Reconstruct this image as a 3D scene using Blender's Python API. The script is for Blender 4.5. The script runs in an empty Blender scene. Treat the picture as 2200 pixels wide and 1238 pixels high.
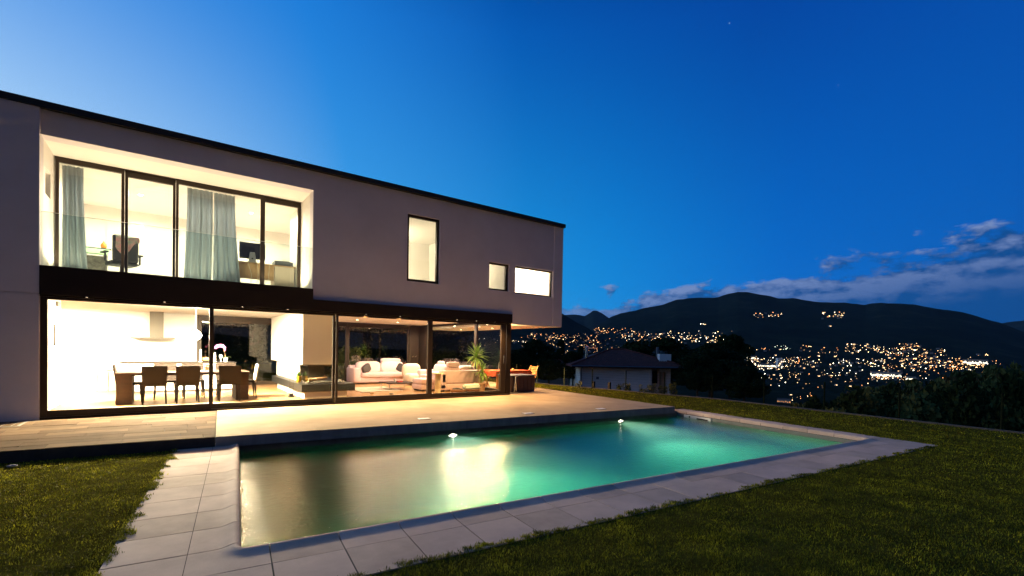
import bpy, bmesh, math, random
import numpy as np
from mathutils import Vector, Matrix
from mathutils.geometry import tessellate_polygon

random.seed(7)
RNG = np.random.default_rng(11)
sc = bpy.context.scene
COL = sc.collection
rad = math.radians

# ------------------------------------------------------------------ camera
# world axes: X runs along the garden front of the villa, Y into the house, Z up; terrace top is z = 0
CAM = Vector((0.0, 0.0, 1.4))
YAW, PITCH, ROLL = 0.635726, -0.0152325, 0.0185723
FPX, CX, CY = 998.3, 1102.57, 766.9            # focal length and principal point of the 2200 x 1238 photograph
fw = Vector((math.sin(YAW) * math.cos(PITCH), math.cos(YAW) * math.cos(PITCH), math.sin(PITCH)))
r0 = Vector((math.cos(YAW), -math.sin(YAW), 0)); u0 = r0.cross(fw)
rt = r0 * math.cos(ROLL) + u0 * math.sin(ROLL); up = u0 * math.cos(ROLL) - r0 * math.sin(ROLL)
cd = bpy.data.cameras.new('camera'); cam = bpy.data.objects.new('camera', cd); COL.objects.link(cam)
cam.matrix_world = Matrix(((rt.x, up.x, -fw.x, CAM.x), (rt.y, up.y, -fw.y, CAM.y), (rt.z, up.z, -fw.z, CAM.z), (0, 0, 0, 1)))
cd.sensor_width = 36.0; cd.lens = 36.0 * FPX / 2200
cd.shift_x = -(CX - 1100) / 2200; cd.shift_y = (CY - 619) / 2200
cd.clip_start = 0.05; cd.clip_end = 60000
sc.camera = cam
def ray(u, v): return (rt * ((u - CX) / FPX) + up * (-(v - CY) / FPX) + fw).normalized()

# ------------------------------------------------------------------ node helpers
def nn(nt, typ, **kw):
    n = nt.nodes.new(typ)
    for k, v in kw.items():
        if k.startswith('i_'):
            key = k[2:]
            key = int(key) if key.isdigit() else key.replace('_', ' ')
            n.inputs[key].default_value = v
        else: setattr(n, k, v)
    return n
def ln(nt, a, ao, b, bi): nt.links.new(a.outputs[ao], b.inputs[bi])
def mth(nt, op, a, b=None, c=None, clamp=False):
    n = nt.nodes.new('ShaderNodeMath'); n.operation = op; n.use_clamp = clamp
    for i, x in enumerate((a, b, c)):
        if x is None: continue
        if isinstance(x, (int, float)): n.inputs[i].default_value = x
        else: nt.links.new(x, n.inputs[i])
    return n.outputs[0]
def ramp(nt, fac, stops, interp='LINEAR'):
    n = nt.nodes.new('ShaderNodeValToRGB'); cr = n.color_ramp; cr.interpolation = interp
    while len(cr.elements) < len(stops): cr.elements.new(0.5)
    for e, (p, c) in zip(cr.elements, stops):
        e.position = p; e.color = (c[0], c[1], c[2], 1)
    nt.links.new(fac, n.inputs[0]); return n.outputs[0]
def mixc(nt, fac, a, b, blend='MIX'):
    n = nt.nodes.new('ShaderNodeMix'); n.data_type = 'RGBA'; n.blend_type = blend
    for i, x in ((0, fac), (6, a), (7, b)):
        if isinstance(x, (int, float)): n.inputs[i].default_value = x
        elif isinstance(x, tuple): n.inputs[i].default_value = (*x, 1) if len(x) == 3 else x
        else: nt.links.new(x, n.inputs[i])
    return n.outputs[2]

# ------------------------------------------------------------------ dusk sky (world)
W = bpy.data.worlds.new('World'); sc.world = W; W.use_nodes = True
nt = W.node_tree; nt.nodes.clear()
tc = nn(nt, 'ShaderNodeTexCoord')
nrm = nn(nt, 'ShaderNodeVectorMath', operation='NORMALIZE'); ln(nt, tc, 'Generated', nrm, 0)
D = nrm.outputs[0]
sep = nn(nt, 'ShaderNodeSeparateXYZ'); nt.links.new(D, sep.inputs[0])
dx, dy, dz = sep.outputs
GA = rad(-42)                                   # compass direction in which the sun has set, behind the house
dot = nn(nt, 'ShaderNodeVectorMath', operation='DOT_PRODUCT'); nt.links.new(D, dot.inputs[0])
dot.inputs[1].default_value = (math.sin(GA), math.cos(GA), 0.0)
t = mth(nt, 'MULTIPLY_ADD', dot.outputs['Value'], 0.5, 0.5)
hi = ramp(nt, t, [(0.0, (.046, .027, .034)), (0.10, (.028, .021, .040)), (0.14, (.008, .018, .065)), (0.185, (.003, .046, .28)), (0.22, (.001, .063, .375)), (0.39, (.0005, .055, .35)),
                  (0.585, (.0006, .095, .455)), (0.745, (.010, .20, .70)), (0.90, (.02, .25, .80)), (1.0, (.10, .36, .90))])
lo = ramp(nt, t, [(0.0, (.070, .042, .050)), (0.10, (.044, .036, .065)), (0.14, (.012, .032, .11)), (0.185, (.004, .10, .44)), (0.22, (.001, .135, .56)), (0.345, (.0005, .173, .674)),
                  (0.50, (.005, .294, .81)), (0.585, (.012, .35, .85)), (0.745, (.07, .46, .94)), (0.90, (.70, 1.0, 1.16)), (1.0, (1.2, 1.35, 1.3))])
el = mth(nt, 'MULTIPLY_ADD', dz, -2.0, 1.2, clamp=True)
el = mth(nt, 'POWER', el, 1.2)
sky = mixc(nt, el, hi, lo)
zen = nn(nt, 'ShaderNodeMapRange', i_1=.56, i_2=.85, i_3=1.0, i_4=.48); nt.links.new(dz, zen.inputs[0])
sky = mixc(nt, 1.0, sky, zen.outputs[0], 'MULTIPLY')
# pinkish grey anti-twilight arch on the side away from the sunset (behind the camera)
bk = nn(nt, 'ShaderNodeVectorMath', operation='DOT_PRODUCT'); nt.links.new(D, bk.inputs[0]); bk.inputs[1].default_value = (math.sin(rad(172)), math.cos(rad(172)), 0.0)
bm_ = nn(nt, 'ShaderNodeMapRange', i_1=.08, i_2=.55); bm_.interpolation_type = 'SMOOTHSTEP'; nt.links.new(bk.outputs['Value'], bm_.inputs[0])
arch = mixc(nt, el, (.022, .034, .085), (.078, .064, .082))
sky = mixc(nt, bm_.outputs[0], sky, arch)
# low bank of cumulus along the mountains
az = mth(nt, 'ARCTAN2', dx, dy)
cb = nn(nt, 'ShaderNodeCombineXYZ'); nt.links.new(mth(nt, 'MULTIPLY', az, 1.0), cb.inputs[0]); nt.links.new(mth(nt, 'MULTIPLY', dz, 2.0), cb.inputs[1])
n1 = nn(nt, 'ShaderNodeTexNoise', i_Scale=8.5, i_Detail=7.0, i_Roughness=0.60); nt.links.new(cb.outputs[0], n1.inputs['Vector'])
off = nn(nt, 'ShaderNodeVectorMath', operation='ADD'); nt.links.new(cb.outputs[0], off.inputs[0]); off.inputs[1].default_value = (-0.018, 0.022, 0)
n2 = nn(nt, 'ShaderNodeTexNoise', i_Scale=8.5, i_Detail=7.0, i_Roughness=0.60); nt.links.new(off.outputs[0], n2.inputs['Vector'])
mr = nn(nt, 'ShaderNodeMapRange', i_1=0.72, i_2=1.50, i_3=0.090, i_4=0.190); nt.links.new(az, mr.inputs[0])
topd = mth(nt, 'SUBTRACT', mr.outputs[0], dz)                       # >0 below the mean cloud top
nz = mth(nt, 'MULTIPLY_ADD', n1.outputs[0], 0.20, -0.092)
dens = mth(nt, 'DIVIDE', mth(nt, 'ADD', topd, nz), 0.013, clamp=True)
gate = nn(nt, 'ShaderNodeMapRange', i_1=0.55, i_2=0.80); nt.links.new(az, gate.inputs[0])
gate2 = nn(nt, 'ShaderNodeMapRange', i_1=2.7, i_2=2.2); nt.links.new(az, gate2.inputs[0])
dens = mth(nt, 'MULTIPLY', mth(nt, 'MULTIPLY', dens, gate.outputs[0]), gate2.outputs[0])
lit = mth(nt, 'MULTIPLY_ADD', mth(nt, 'SUBTRACT', n1.outputs[0], n2.outputs[0]), 7.0, 0.42, clamp=True)
edge = nn(nt, 'ShaderNodeMapRange', i_1=0.095, i_2=0.0); nt.links.new(topd, edge.inputs[0])
lit = mth(nt, 'MULTIPLY', lit, edge.outputs[0])
ccol = mixc(nt, lit, (.004, .070, .265), (.21, .30, .56))
dens = mth(nt, 'MULTIPLY', dens, 0.9)
sky = mixc(nt, dens, sky, ccol)
bg = nn(nt, 'ShaderNodeBackground', i_Strength=1.0); nt.links.new(sky, bg.inputs[0])
wo = nn(nt, 'ShaderNodeOutputWorld'); ln(nt, bg, 0, wo, 0)
W.cycles.sampling_method = 'MANUAL'; W.cycles.sample_map_resolution = 512

# ------------------------------------------------------------------ exposure and render settings (dusk: the sun has set, no sun lamp)
vs = sc.view_settings; vs.view_transform = 'Standard'; vs.look = 'None'; vs.gamma = 1.0; vs.exposure = 0.0
vs.use_curve_mapping = False
sc.render.engine = 'CYCLES'
cy = sc.cycles
cy.max_bounces = 10; cy.diffuse_bounces = 5; cy.glossy_bounces = 5; cy.transmission_bounces = 6
cy.transparent_max_bounces = 24; cy.volume_bounces = 1
cy.caustics_reflective = False; cy.caustics_refractive = False
cy.sample_clamp_indirect = 6.0; cy.sample_clamp_direct = 0.0; cy.blur_glossy = 0.5
cy.use_denoising = True; cy.use_light_tree = True
cy.use_adaptive_sampling = True; cy.adaptive_threshold = 0.01

# ------------------------------------------------------------------ materials
MATS = {}
def mat(name, col, rough=0.5, var=0.0, vscale=4.0, bump=0.0, bscale=40.0, metal=0.0, spec=0.5, col2=None, coords='pos', stretch=(1, 1, 1), rvar=0.0, sheen=0.0):
    m = bpy.data.materials.new(name); m.use_nodes = True; nt = m.node_tree; nt.nodes.clear()
    p = nn(nt, 'ShaderNodeBsdfPrincipled'); o = nn(nt, 'ShaderNodeOutputMaterial'); ln(nt, p, 0, o, 0)
    p.inputs['Roughness'].default_value = rough; p.inputs['Metallic'].default_value = metal
    p.inputs['Specular IOR Level'].default_value = spec
    if sheen: p.inputs['Sheen Weight'].default_value = sheen
    if coords == 'pos': src = nn(nt, 'ShaderNodeNewGeometry').outputs['Position']
    else: src = nn(nt, 'ShaderNodeTexCoord').outputs['Object']
    mp = nn(nt, 'ShaderNodeMapping'); mp.inputs['Scale'].default_value = stretch; nt.links.new(src, mp.inputs[0])
    n = nn(nt, 'ShaderNodeTexNoise', i_Scale=vscale, i_Detail=6.0, i_Roughness=0.62); ln(nt, mp, 0, n, 'Vector')
    c2 = col2 if col2 else tuple(max(0.0, c * (1 - var)) for c in col)
    c1 = col if col2 else tuple(min(1.0, c * (1 + var * 0.6)) for c in col)
    f = mth(nt, 'MULTIPLY_ADD', n.outputs[0], 2.2, -0.6, clamp=True)
    c = mixc(nt, f, c1, c2); nt.links.new(c, p.inputs['Base Color'])
    if rvar:
        nt.links.new(mth(nt, 'MULTIPLY_ADD', n.outputs[0], rvar, rough - rvar / 2, clamp=True), p.inputs['Roughness'])
    if bump:
        b = nn(nt, 'ShaderNodeTexNoise', i_Scale=bscale, i_Detail=4.0, i_Roughness=0.6); ln(nt, mp, 0, b, 'Vector')
        bp = nn(nt, 'ShaderNodeBump', i_Strength=bump, i_Distance=0.01); ln(nt, b, 0, bp, 'Height'); ln(nt, bp, 0, p, 'Normal')
    MATS[name] = m; return m
def emis(name, col, strength, sample=True):
    m = bpy.data.materials.new(name); m.use_nodes = True; nt = m.node_tree; nt.nodes.clear()
    e = nn(nt, 'ShaderNodeEmission', i_Strength=strength); e.inputs[0].default_value = (*col, 1)
    o = nn(nt, 'ShaderNodeOutputMaterial'); ln(nt, e, 0, o, 0)
    if not sample: m.cycles.emission_sampling = 'NONE'
    MATS[name] = m; return m
def glassmat(name, tint=(.96, .98, .97), f0=0.045, rough=0.0, dirt=0.0):
    m = bpy.data.materials.new(name); m.use_nodes = True; nt = m.node_tree; nt.nodes.clear()
    lw = nn(nt, 'ShaderNodeLayerWeight', i_Blend=0.5)
    f = mth(nt, 'MULTIPLY_ADD', mth(nt, 'POWER', lw.outputs['Facing'], 5.0), 1 - f0, f0, clamp=True)
    tr = nn(nt, 'ShaderNodeBsdfTransparent'); tr.inputs[0].default_value = (*tint, 1)
    gl = nn(nt, 'ShaderNodeBsdfGlossy', i_Roughness=rough)
    mx = nn(nt, 'ShaderNodeMixShader'); nt.links.new(f, mx.inputs[0]); ln(nt, tr, 0, mx, 1); ln(nt, gl, 0, mx, 2)
    o = nn(nt, 'ShaderNodeOutputMaterial'); ln(nt, mx, 0, o, 0)
    MATS[name] = m; return m

mat('render_white', (.70, .665, .70), .85, var=.10, vscale=.9, bump=.4, bscale=160)
mat('white_paint', (.82, .80, .76), .7, var=.02, vscale=2)
mat('ceiling_paint', (.80, .78, .74), .8, var=.03, vscale=1.5)
mat('dark_bronze', (.028, .018, .011), .45, var=.2, vscale=6, metal=.0, spec=.3)
mat('fascia_metal', (.020, .014, .011), .6, var=.15, vscale=3, spec=.15)
mat('roof_trim', (.012, .012, .013), .6, var=.2)
mat('concrete', (.39, .305, .21), .8, spec=.12, var=.26, vscale=1.1, bump=.12, bscale=60, rvar=.2)
mat('slab_side', (.30, .29, .27), .85, var=.30, vscale=5, bump=.2, bscale=50, stretch=(1, 1, .12))
mat('paver', (.105, .070, .042), .9, spec=.06, var=.30, vscale=2.6, bump=.3, bscale=70)
mat('paver_pale', (.155, .105, .064), .9, spec=.06, var=.24, vscale=3.1, bump=.3, bscale=70)
mat('joint', (.045, .040, .036), .95, var=.3, vscale=9)
mat('coping', (.60, .46, .37), .75, spec=.2, var=.20, vscale=2.3, bump=.14, bscale=55, rvar=.2)
mat('coping_b', (.52, .40, .315), .75, spec=.2, var=.22, vscale=2.9, bump=.14, bscale=55, rvar=.2)
mat('lawn_soil', (.085, .075, .012), 1.0, spec=0.0, var=.5, vscale=3.0, bump=.5, bscale=40)
mat('basin', (.46, .58, .54), .5, var=.10, vscale=3)
mat('basin_dark', (.20, .21, .19), .7, var=.2, vscale=4)
mat('plastic_white', (.78, .78, .74), .4, var=.03)
mat('chrome', (.75, .75, .75), .18, metal=1.0)
mat('hood_steel', (.10, .096, .082), .5, metal=.0, spec=.2, var=.05)
mat('steel', (.22, .21, .19), .5, metal=.3, var=.05)
mat('floor_wood', (.40, .235, .10), .26, var=.16, vscale=2.2, stretch=(.6, 5, 1), spec=.5)
mat('dark_wood', (.034, .018, .011), .6, spec=.15, var=.3, vscale=5, stretch=(1, 6, 6))
mat('chair_leather', (.012, .0075, .005), .6, spec=.15, var=.2, vscale=8, bump=.1, bscale=90)
mat('cream_leather', (.62, .56, .46), .5, var=.08, vscale=8)
mat('black_stone', (.016, .017, .017), .32, var=.08, vscale=12, spec=.6)
mat('counter_dark', (.02, .017, .015), .6, var=.2, spec=.1)
mat('cabinet_white', (.80, .78, .72), .3, var=.02)
mat('sofa_pink', (.66, .50, .53), .62, var=.07, vscale=6, bump=.12, bscale=120, sheen=.2)
mat('cushion_grey', (.055, .052, .058), .8, var=.35, vscale=30, bump=.4, bscale=200)
mat('fire_brick', (.11, .085, .06), .8, var=.5, vscale=5)
mat('log_wood', (.42, .24, .11), .8, var=.4, vscale=9)
mat('yellow_glaze', (.72, .42, .03), .3, var=.1)
mat('terracotta', (.50, .34, .22), .8, var=.15, vscale=10, bump=.1)
mat('rope', (.66, .55, .36), .9, var=.2, vscale=20, stretch=(1, 1, 12), bump=.6, bscale=60)
mat('wicker', (.30, .15, .07), .8, var=.5, vscale=40, bump=.6, bscale=90)
mat('blanket', (.60, .70, .62), .9, var=.25, vscale=40, bump=.6, bscale=120)
mat('cat_fur', (.02, .018, .017), .8, var=.3, vscale=40, bump=.4)
mat('yucca_leaf', (.22, .38, .08), .4, var=.35, vscale=14, spec=.5)
mat('yucca_trunk', (.28, .20, .12), .9, var=.4, vscale=24)
mat('leaf_green', (.09, .20, .03), .5, var=.4, vscale=20)
mat('leaf_yellow', (.20, .19, .025), .6, var=.5, vscale=5, col2=(.05, .08, .015))
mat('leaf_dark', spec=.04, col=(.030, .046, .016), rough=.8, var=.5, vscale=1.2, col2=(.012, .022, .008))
mat('leaf_olive', spec=.04, col=(.19, .18, .055), rough=.8, vscale=1.6, col2=(.020, .030, .010))
mat('leaf_rust', spec=.04, col=(.20, .11, .045), rough=.8, vscale=1.6, col2=(.022, .024, .010))
mat('leaf_hedge', spec=.04, col=(.22, .28, .05), rough=.8, vscale=4, col2=(.04, .06, .015))
mat('bark', (.05, .038, .028), .95, var=.4, vscale=8)
mat('orchid', (.62, .14, .42), .5, var=.2, vscale=40)
mat('candle_wax', (.85, .80, .68), .5)
mat('clear_glass_solid', (.75, .78, .76), .08, spec=.8)
mat('fruit_orange', (.75, .26, .03), .5, var=.1)
mat('bread_brown', (.36, .20, .09), .8, var=.3, vscale=20)
mat('curtain', (.46, .51, .55), .85, var=.14, vscale=3, stretch=(5, 5, .35), bump=.2, bscale=30)
mat('office_black', (.014, .014, .015), .6, var=.2)
mat('scarf', (.50, .16, .20), .9, vscale=9, col2=(.10, .30, .24))
mat('desk_wood', (.44, .28, .14), .5, var=.2, vscale=5, stretch=(6, 1, 1))
mat('desk_side', (.52, .44, .36), .6, var=.05)
mat('drawing_sheet', (.36, .58, .34), .7, var=.2, vscale=8)
mat('print_grey', (.42, .40, .33), .8, vscale=6, col2=(.05, .05, .05))
mat('screen_black', (.010, .010, .012), .25)
mat('aluminium', (.60, .61, .62), .3, metal=.8)
mat('cable', (.55, .50, .38), .6)
mat('red_paint', (.60, .06, .04), .5)
mat('rug_cream', (.55, .48, .38), .95, var=.12, vscale=40, bump=.5, bscale=200)
mat('teak', (.58, .27, .08), .6, var=.25, vscale=8, stretch=(6, 1, 1))
mat('orange_cloth', (.58, .085, .022), .85, var=.2, vscale=10, bump=.2)
mat('box_dark', (.055, .022, .016), .5, var=.3, vscale=6, stretch=(6, 6, 1))
mat('box_grey', (.10, .11, .13), .6)
mat('fence_green', (.05, .062, .016), .6, var=.2)
mat('fence_shaded', (.012, .016, .007), .9, var=.2, spec=.05)
mat('roof_tile', (.17, .040, .026), .9, var=.45, vscale=3.5)
mat('house_white', (.85, .80, .76), .9, var=.06, vscale=.8)
mat('house_lit_tan', (.38, .31, .25), .9, var=.08)
mat('metal_flue', (.55, .57, .60), .25, metal=.9)
mat('window_dark', (.012, .012, .014), .2)
mat('town_wall', (.26, .24, .22), .9, var=.2, vscale=.05)
mat('town_roof', (.09, .04, .03), .9)
mat('kerb_stone', (.075, .066, .05), .9, var=.3, vscale=6)
mat('picture_art', (.50, .40, .36), .6, vscale=14, col2=(.22, .10, .10))
mat('pale_rock', (.25, .26, .28), .9, var=.2, vscale=12)
mat('lamp_pole', (.10, .10, .10), .6)
glassmat('pane_glass', f0=.065)
glassmat('door_glass', f0=.022)
glassmat('balustrade_glass', tint=(.86, .93, .92), f0=.05)
emis('kitchen_light', (1.0, .79, .52), 1950)
emis('downlight', (1.0, .72, .44), 55)
emis('downlight_up', (1.0, .80, .52), 60)
emis('pendant_glow', (1.0, .82, .56), 520)
emis('room_light', (1.0, .82, .55), 300)
emis('pool_lens', (1.0, .93, .72), 16, sample=False)
emis('lamp_warm', (1.0, .62, .28), 8.0, sample=False)
emis('lamp_orange', (1.0, .38, .12), 5.0, sample=False)
emis('lamp_white', (1.0, .88, .62), 11, sample=False)
emis('lamp_dim', (1.0, .58, .26), 1.5, sample=False)
emis('lamp_green', (.80, 1.0, .70), 3.0, sample=False)
emis('flood_white', (1.0, .88, .62), 5.0, sample=False)
emis('flood_orange', (1.0, .42, .12), .9, sample=False)
emis('star_glow', (.9, .95, 1.0), 1.6, sample=False)

# curtains let some light through
nt = MATS['curtain'].node_tree; p = next(n for n in nt.nodes if n.type == 'BSDF_PRINCIPLED'); o = next(n for n in nt.nodes if n.type == 'OUTPUT_MATERIAL')
tl_ = nn(nt, 'ShaderNodeBsdfTranslucent'); tl_.inputs[0].default_value = (.56, .63, .68, 1); mx = nn(nt, 'ShaderNodeMixShader', i_0=.5); ln(nt, p, 0, mx, 1); ln(nt, tl_, 0, mx, 2); ln(nt, mx, 0, o, 0)
# grass blades: colour varies per blade and over the lawn
m = bpy.data.materials.new('grass_blade'); m.use_nodes = True; nt = m.node_tree; nt.nodes.clear(); MATS['grass_blade'] = m
p = nn(nt, 'ShaderNodeBsdfPrincipled', i_Roughness=.6); o = nn(nt, 'ShaderNodeOutputMaterial'); ln(nt, p, 0, o, 0)
p.inputs['Specular IOR Level'].default_value = .04
at = nn(nt, 'ShaderNodeAttribute', attribute_name='tint'); geo = nn(nt, 'ShaderNodeNewGeometry')
ns = nn(nt, 'ShaderNodeTexNoise', i_Scale=3.2, i_Detail=8.0, i_Roughness=.78); ln(nt, geo, 'Position', ns, 'Vector')
f = mth(nt, 'ADD', mth(nt, 'MULTIPLY', at.outputs['Fac'], .55), mth(nt, 'MULTIPLY_ADD', ns.outputs[0], 2.6, -1.05), clamp=True)
c = ramp(nt, f, [(0, (.045, .040, .008)), (.3, (.095, .105, .010)), (.65, (.21, .215, .014)), (.9, (.42, .40, .02)), (1, (.62, .60, .03))])
nt.links.new(c, p.inputs['Base Color'])
tl_ = nn(nt, 'ShaderNodeBsdfTranslucent'); nt.links.new(c, tl_.inputs[0]); mx = nn(nt, 'ShaderNodeMixShader', i_0=.35); ln(nt, p, 0, mx, 1); ln(nt, tl_, 0, mx, 2); ln(nt, mx, 0, o, 0)

# terrain: dark wooded slopes
m = bpy.data.materials.new('forest_ground'); m.use_nodes = True; nt = m.node_tree; nt.nodes.clear(); MATS['forest_ground'] = m
p = nn(nt, 'ShaderNodeBsdfPrincipled', i_Roughness=1.0); o = nn(nt, 'ShaderNodeOutputMaterial'); ln(nt, p, 0, o, 0)
p.inputs['Specular IOR Level'].default_value = 0.0
geo = nn(nt, 'ShaderNodeNewGeometry')
ns = nn(nt, 'ShaderNodeTexNoise', i_Scale=.0022, i_Detail=12.0, i_Roughness=.68); ln(nt, geo, 'Position', ns, 'Vector')
c = ramp(nt, ns.outputs[0], [(.30, (.010, .014, .008)), (.55, (.020, .026, .014)), (.72, (.045, .046, .026))])
nt.links.new(c, p.inputs['Base Color'])

# pool water: body absorbs red, surface mirrors like water with small waves
def watermat(name, surface):
    m = bpy.data.materials.new(name); m.use_nodes = True; nt = m.node_tree; nt.nodes.clear(); MATS[name] = m
    o = nn(nt, 'ShaderNodeOutputMaterial')
    tr = nn(nt, 'ShaderNodeBsdfTransparent'); tr.inputs[0].default_value = (.97, 1, .99, 1)
    if surface:
        geo = nn(nt, 'ShaderNodeNewGeometry')
        mp = nn(nt, 'ShaderNodeMapping'); mp.inputs['Rotation'].default_value = (0, 0, .1); mp.inputs['Scale'].default_value = (1.0, 1.7, 1); ln(nt, geo, 'Position', mp, 0)
        a = nn(nt, 'ShaderNodeTexNoise', i_Scale=9.0, i_Detail=3.0, i_Roughness=.55, i_Distortion=.4); ln(nt, mp, 0, a, 'Vector')
        b = nn(nt, 'ShaderNodeTexNoise', i_Scale=38.0, i_Detail=2.0, i_Roughness=.5); ln(nt, mp, 0, b, 'Vector')
        bp = nn(nt, 'ShaderNodeBump', i_Strength=.55, i_Distance=.018); ln(nt, a, 0, bp, 'Height')
        bp2 = nn(nt, 'ShaderNodeBump', i_Strength=.6, i_Distance=.006); ln(nt, b, 0, bp2, 'Height'); ln(nt, bp, 0, bp2, 'Normal')
        lw = nn(nt, 'ShaderNodeLayerWeight', i_Blend=.5); ln(nt, bp2, 0, lw, 'Normal')
        f = mth(nt, 'MULTIPLY_ADD', mth(nt, 'POWER', lw.outputs['Facing'], 5.0), .98, .02, clamp=True)
        gl = nn(nt, 'ShaderNodeBsdfGlossy', i_Roughness=.14); ln(nt, bp2, 0, gl, 'Normal')
        rf_ = nn(nt, 'ShaderNodeBsdfRefraction', i_Roughness=.05, i_IOR=1.333); ln(nt, bp2, 0, rf_, 'Normal')
        mx = nn(nt, 'ShaderNodeMixShader'); nt.links.new(f, mx.inputs[0]); ln(nt, rf_, 0, mx, 1); ln(nt, gl, 0, mx, 2); ln(nt, mx, 0, o, 0)
    else:
        tr.inputs[0].default_value = (1, 1, 1, 1); ln(nt, tr, 0, o, 0)
    ab = nn(nt, 'ShaderNodeVolumeAbsorption', i_Density=.34); ab.inputs[0].default_value = (.02, .86, .65, 1)
    vsc = nn(nt, 'ShaderNodeVolumeScatter', i_Density=.11, i_Anisotropy=.35); vsc.inputs[0].default_value = (.55, 1.0, .84, 1)
    ad = nn(nt, 'ShaderNodeAddShader'); ln(nt, ab, 0, ad, 0); ln(nt, vsc, 0, ad, 1); ln(nt, ad, 0, o, 'Volume')
watermat('water_surface', True); watermat('water_body', False)

# ------------------------------------------------------------------ object helpers
WM = {}
def link(o, parent=None, M=None):
    COL.objects.link(o)
    if parent is not None:
        o.parent = parent; WM[o] = WM[parent].copy()
    else:
        M = M if M is not None else Matrix.Identity(4)
        o.matrix_world = M; WM[o] = M.copy()
    return o
def tag(o, label=None, cat=None, group=None, kind=None):
    if label: o['label'] = label
    if cat: o['category'] = cat
    if group: o['group'] = group
    if kind: o['kind'] = kind
    return o
def thing(name, label, cat, loc=(0, 0, 0), rz=0.0, group=None):
    o = bpy.data.objects.new(name, None); o.empty_display_size = .2
    link(o, None, Matrix.Translation(loc) @ Matrix.Rotation(rz, 4, 'Z'))
    return tag(o, label, cat, group)
def kids(o): return [c for c in bpy.data.objects if c.parent == o]
def dup(root, loc, rz, label=None, group=None, scale=None):
    r = root.copy(); COL.objects.link(r)
    M = Matrix.Translation(loc) @ Matrix.Rotation(rz, 4, 'Z')
    if scale: M = M @ Matrix.Diagonal((*scale, 1)) if isinstance(scale, tuple) else M @ Matrix.Scale(scale, 4)
    r.matrix_world = M; WM[r] = M
    if label: r['label'] = label
    if group: r['group'] = group
    for ch in KID.get(root.name, []):
        c = ch.copy(); COL.objects.link(c); c.parent = r; c.matrix_parent_inverse = Matrix.Identity(4)
        for g in KID.get(ch.name, []):
            d = g.copy(); COL.objects.link(d); d.parent = c
    return r
KID = {}
class MB:
    """collects faces for one mesh"""
    def __init__(s): s.v = []; s.f = []; s.m = []
    def add(s, v, f, mi=0):
        k = len(s.v); s.v += [tuple(x) for x in v]
        for q in f: s.f.append([k + i for i in q]); s.m.append(mi)
        return s
    def box(s, x0, x1, y0, y1, z0, z1, mi=0):
        v = [(x0, y0, z0), (x1, y0, z0), (x1, y1, z0), (x0, y1, z0), (x0, y0, z1), (x1, y0, z1), (x1, y1, z1), (x0, y1, z1)]
        return s.add(v, [(0, 3, 2, 1), (4, 5, 6, 7), (0, 1, 5, 4), (1, 2, 6, 5), (2, 3, 7, 6), (3, 0, 4, 7)], mi)
    def rbox(s, x0, x1, y0, y1, z0, z1, r=.02, seg=2, mi=0):
        bm = bmesh.new(); bmesh.ops.create_cube(bm, size=1)
        for w in bm.verts: w.co = Vector(((x0 + x1) / 2 + w.co.x * (x1 - x0), (y0 + y1) / 2 + w.co.y * (y1 - y0), (z0 + z1) / 2 + w.co.z * (z1 - z0)))
        bmesh.ops.bevel(bm, geom=bm.edges[:], offset=r, segments=seg, profile=.5, affect='EDGES')
        bm.verts.index_update(); s.add([w.co[:] for w in bm.verts], [[w.index for w in f.verts] for f in bm.faces], mi); bm.free(); return s
    def hexa(s, b, t, mi=0):       # bottom and top quads (counter-clockwise seen from above)
        return s.add(list(b) + list(t), [(0, 3, 2, 1), (4, 5, 6, 7), (0, 1, 5, 4), (1, 2, 6, 5), (2, 3, 7, 6), (3, 0, 4, 7)], mi)
    def tube(s, p, q, r0, r1=None, n=8, mi=0, caps=True):
        r1 = r0 if r1 is None else r1
        p, q = Vector(p), Vector(q); d = (q - p).normalized()
        a = d.orthogonal().normalized(); b = d.cross(a)
        v = [tuple(p + (a * math.cos(2 * math.pi * i / n) + b * math.sin(2 * math.pi * i / n)) * r0) for i in range(n)]
        v += [tuple(q + (a * math.cos(2 * math.pi * i / n) + b * math.sin(2 * math.pi * i / n)) * r1) for i in range(n)]
        f = [(i, (i + 1) % n, n + (i + 1) % n, n + i) for i in range(n)]
        if caps: f += [tuple(range(n - 1, -1, -1)), tuple(range(n, 2 * n))]
        return s.add(v, f, mi)
    def path(s, pts, r, n=6, mi=0):
        for a, b in zip(pts[:-1], pts[1:]): s.tube(a, b, r, r, n, mi)
        return s
    def lathe(s, prof, c=(0, 0, 0), n=16, mi=0):
        v = []; f = []
        for (r, z) in prof:
            for i in range(n): v.append((c[0] + r * math.cos(2 * math.pi * i / n), c[1] + r * math.sin(2 * math.pi * i / n), c[2] + z))
        for j in range(len(prof) - 1):
            for i in range(n): f.append((j * n + i, j * n + (i + 1) % n, (j + 1) * n + (i + 1) % n, (j + 1) * n + i))
        f.append(tuple(range(n - 1, -1, -1))); f.append(tuple((len(prof) - 1) * n + i for i in range(n)))
        return s.add(v, f, mi)
    def puff(s, c, h, e=.35, n=14, m=10, mi=0, R=None):        # superellipsoid cushion
        def pw(x, p): return math.copysign(abs(x) ** p, x)
        v = []; f = []
        for j in range(m + 1):
            ph = -math.pi / 2 + math.pi * j / m
            for i in range(n):
                th = 2 * math.pi * i / n
                q = Vector((h[0] * pw(math.cos(ph), e) * pw(math.cos(th), e), h[1] * pw(math.cos(ph), e) * pw(math.sin(th), e), h[2] * pw(math.sin(ph), e * 1.3)))
                if R is not None: q = R @ q
                v.append(tuple(Vector(c) + q))
        for j in range(m):
            for i in range(n): f.append((j * n + i, j * n + (i + 1) % n, (j + 1) * n + (i + 1) % n, (j + 1) * n + i))
        return s.add(v, f, mi)
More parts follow.
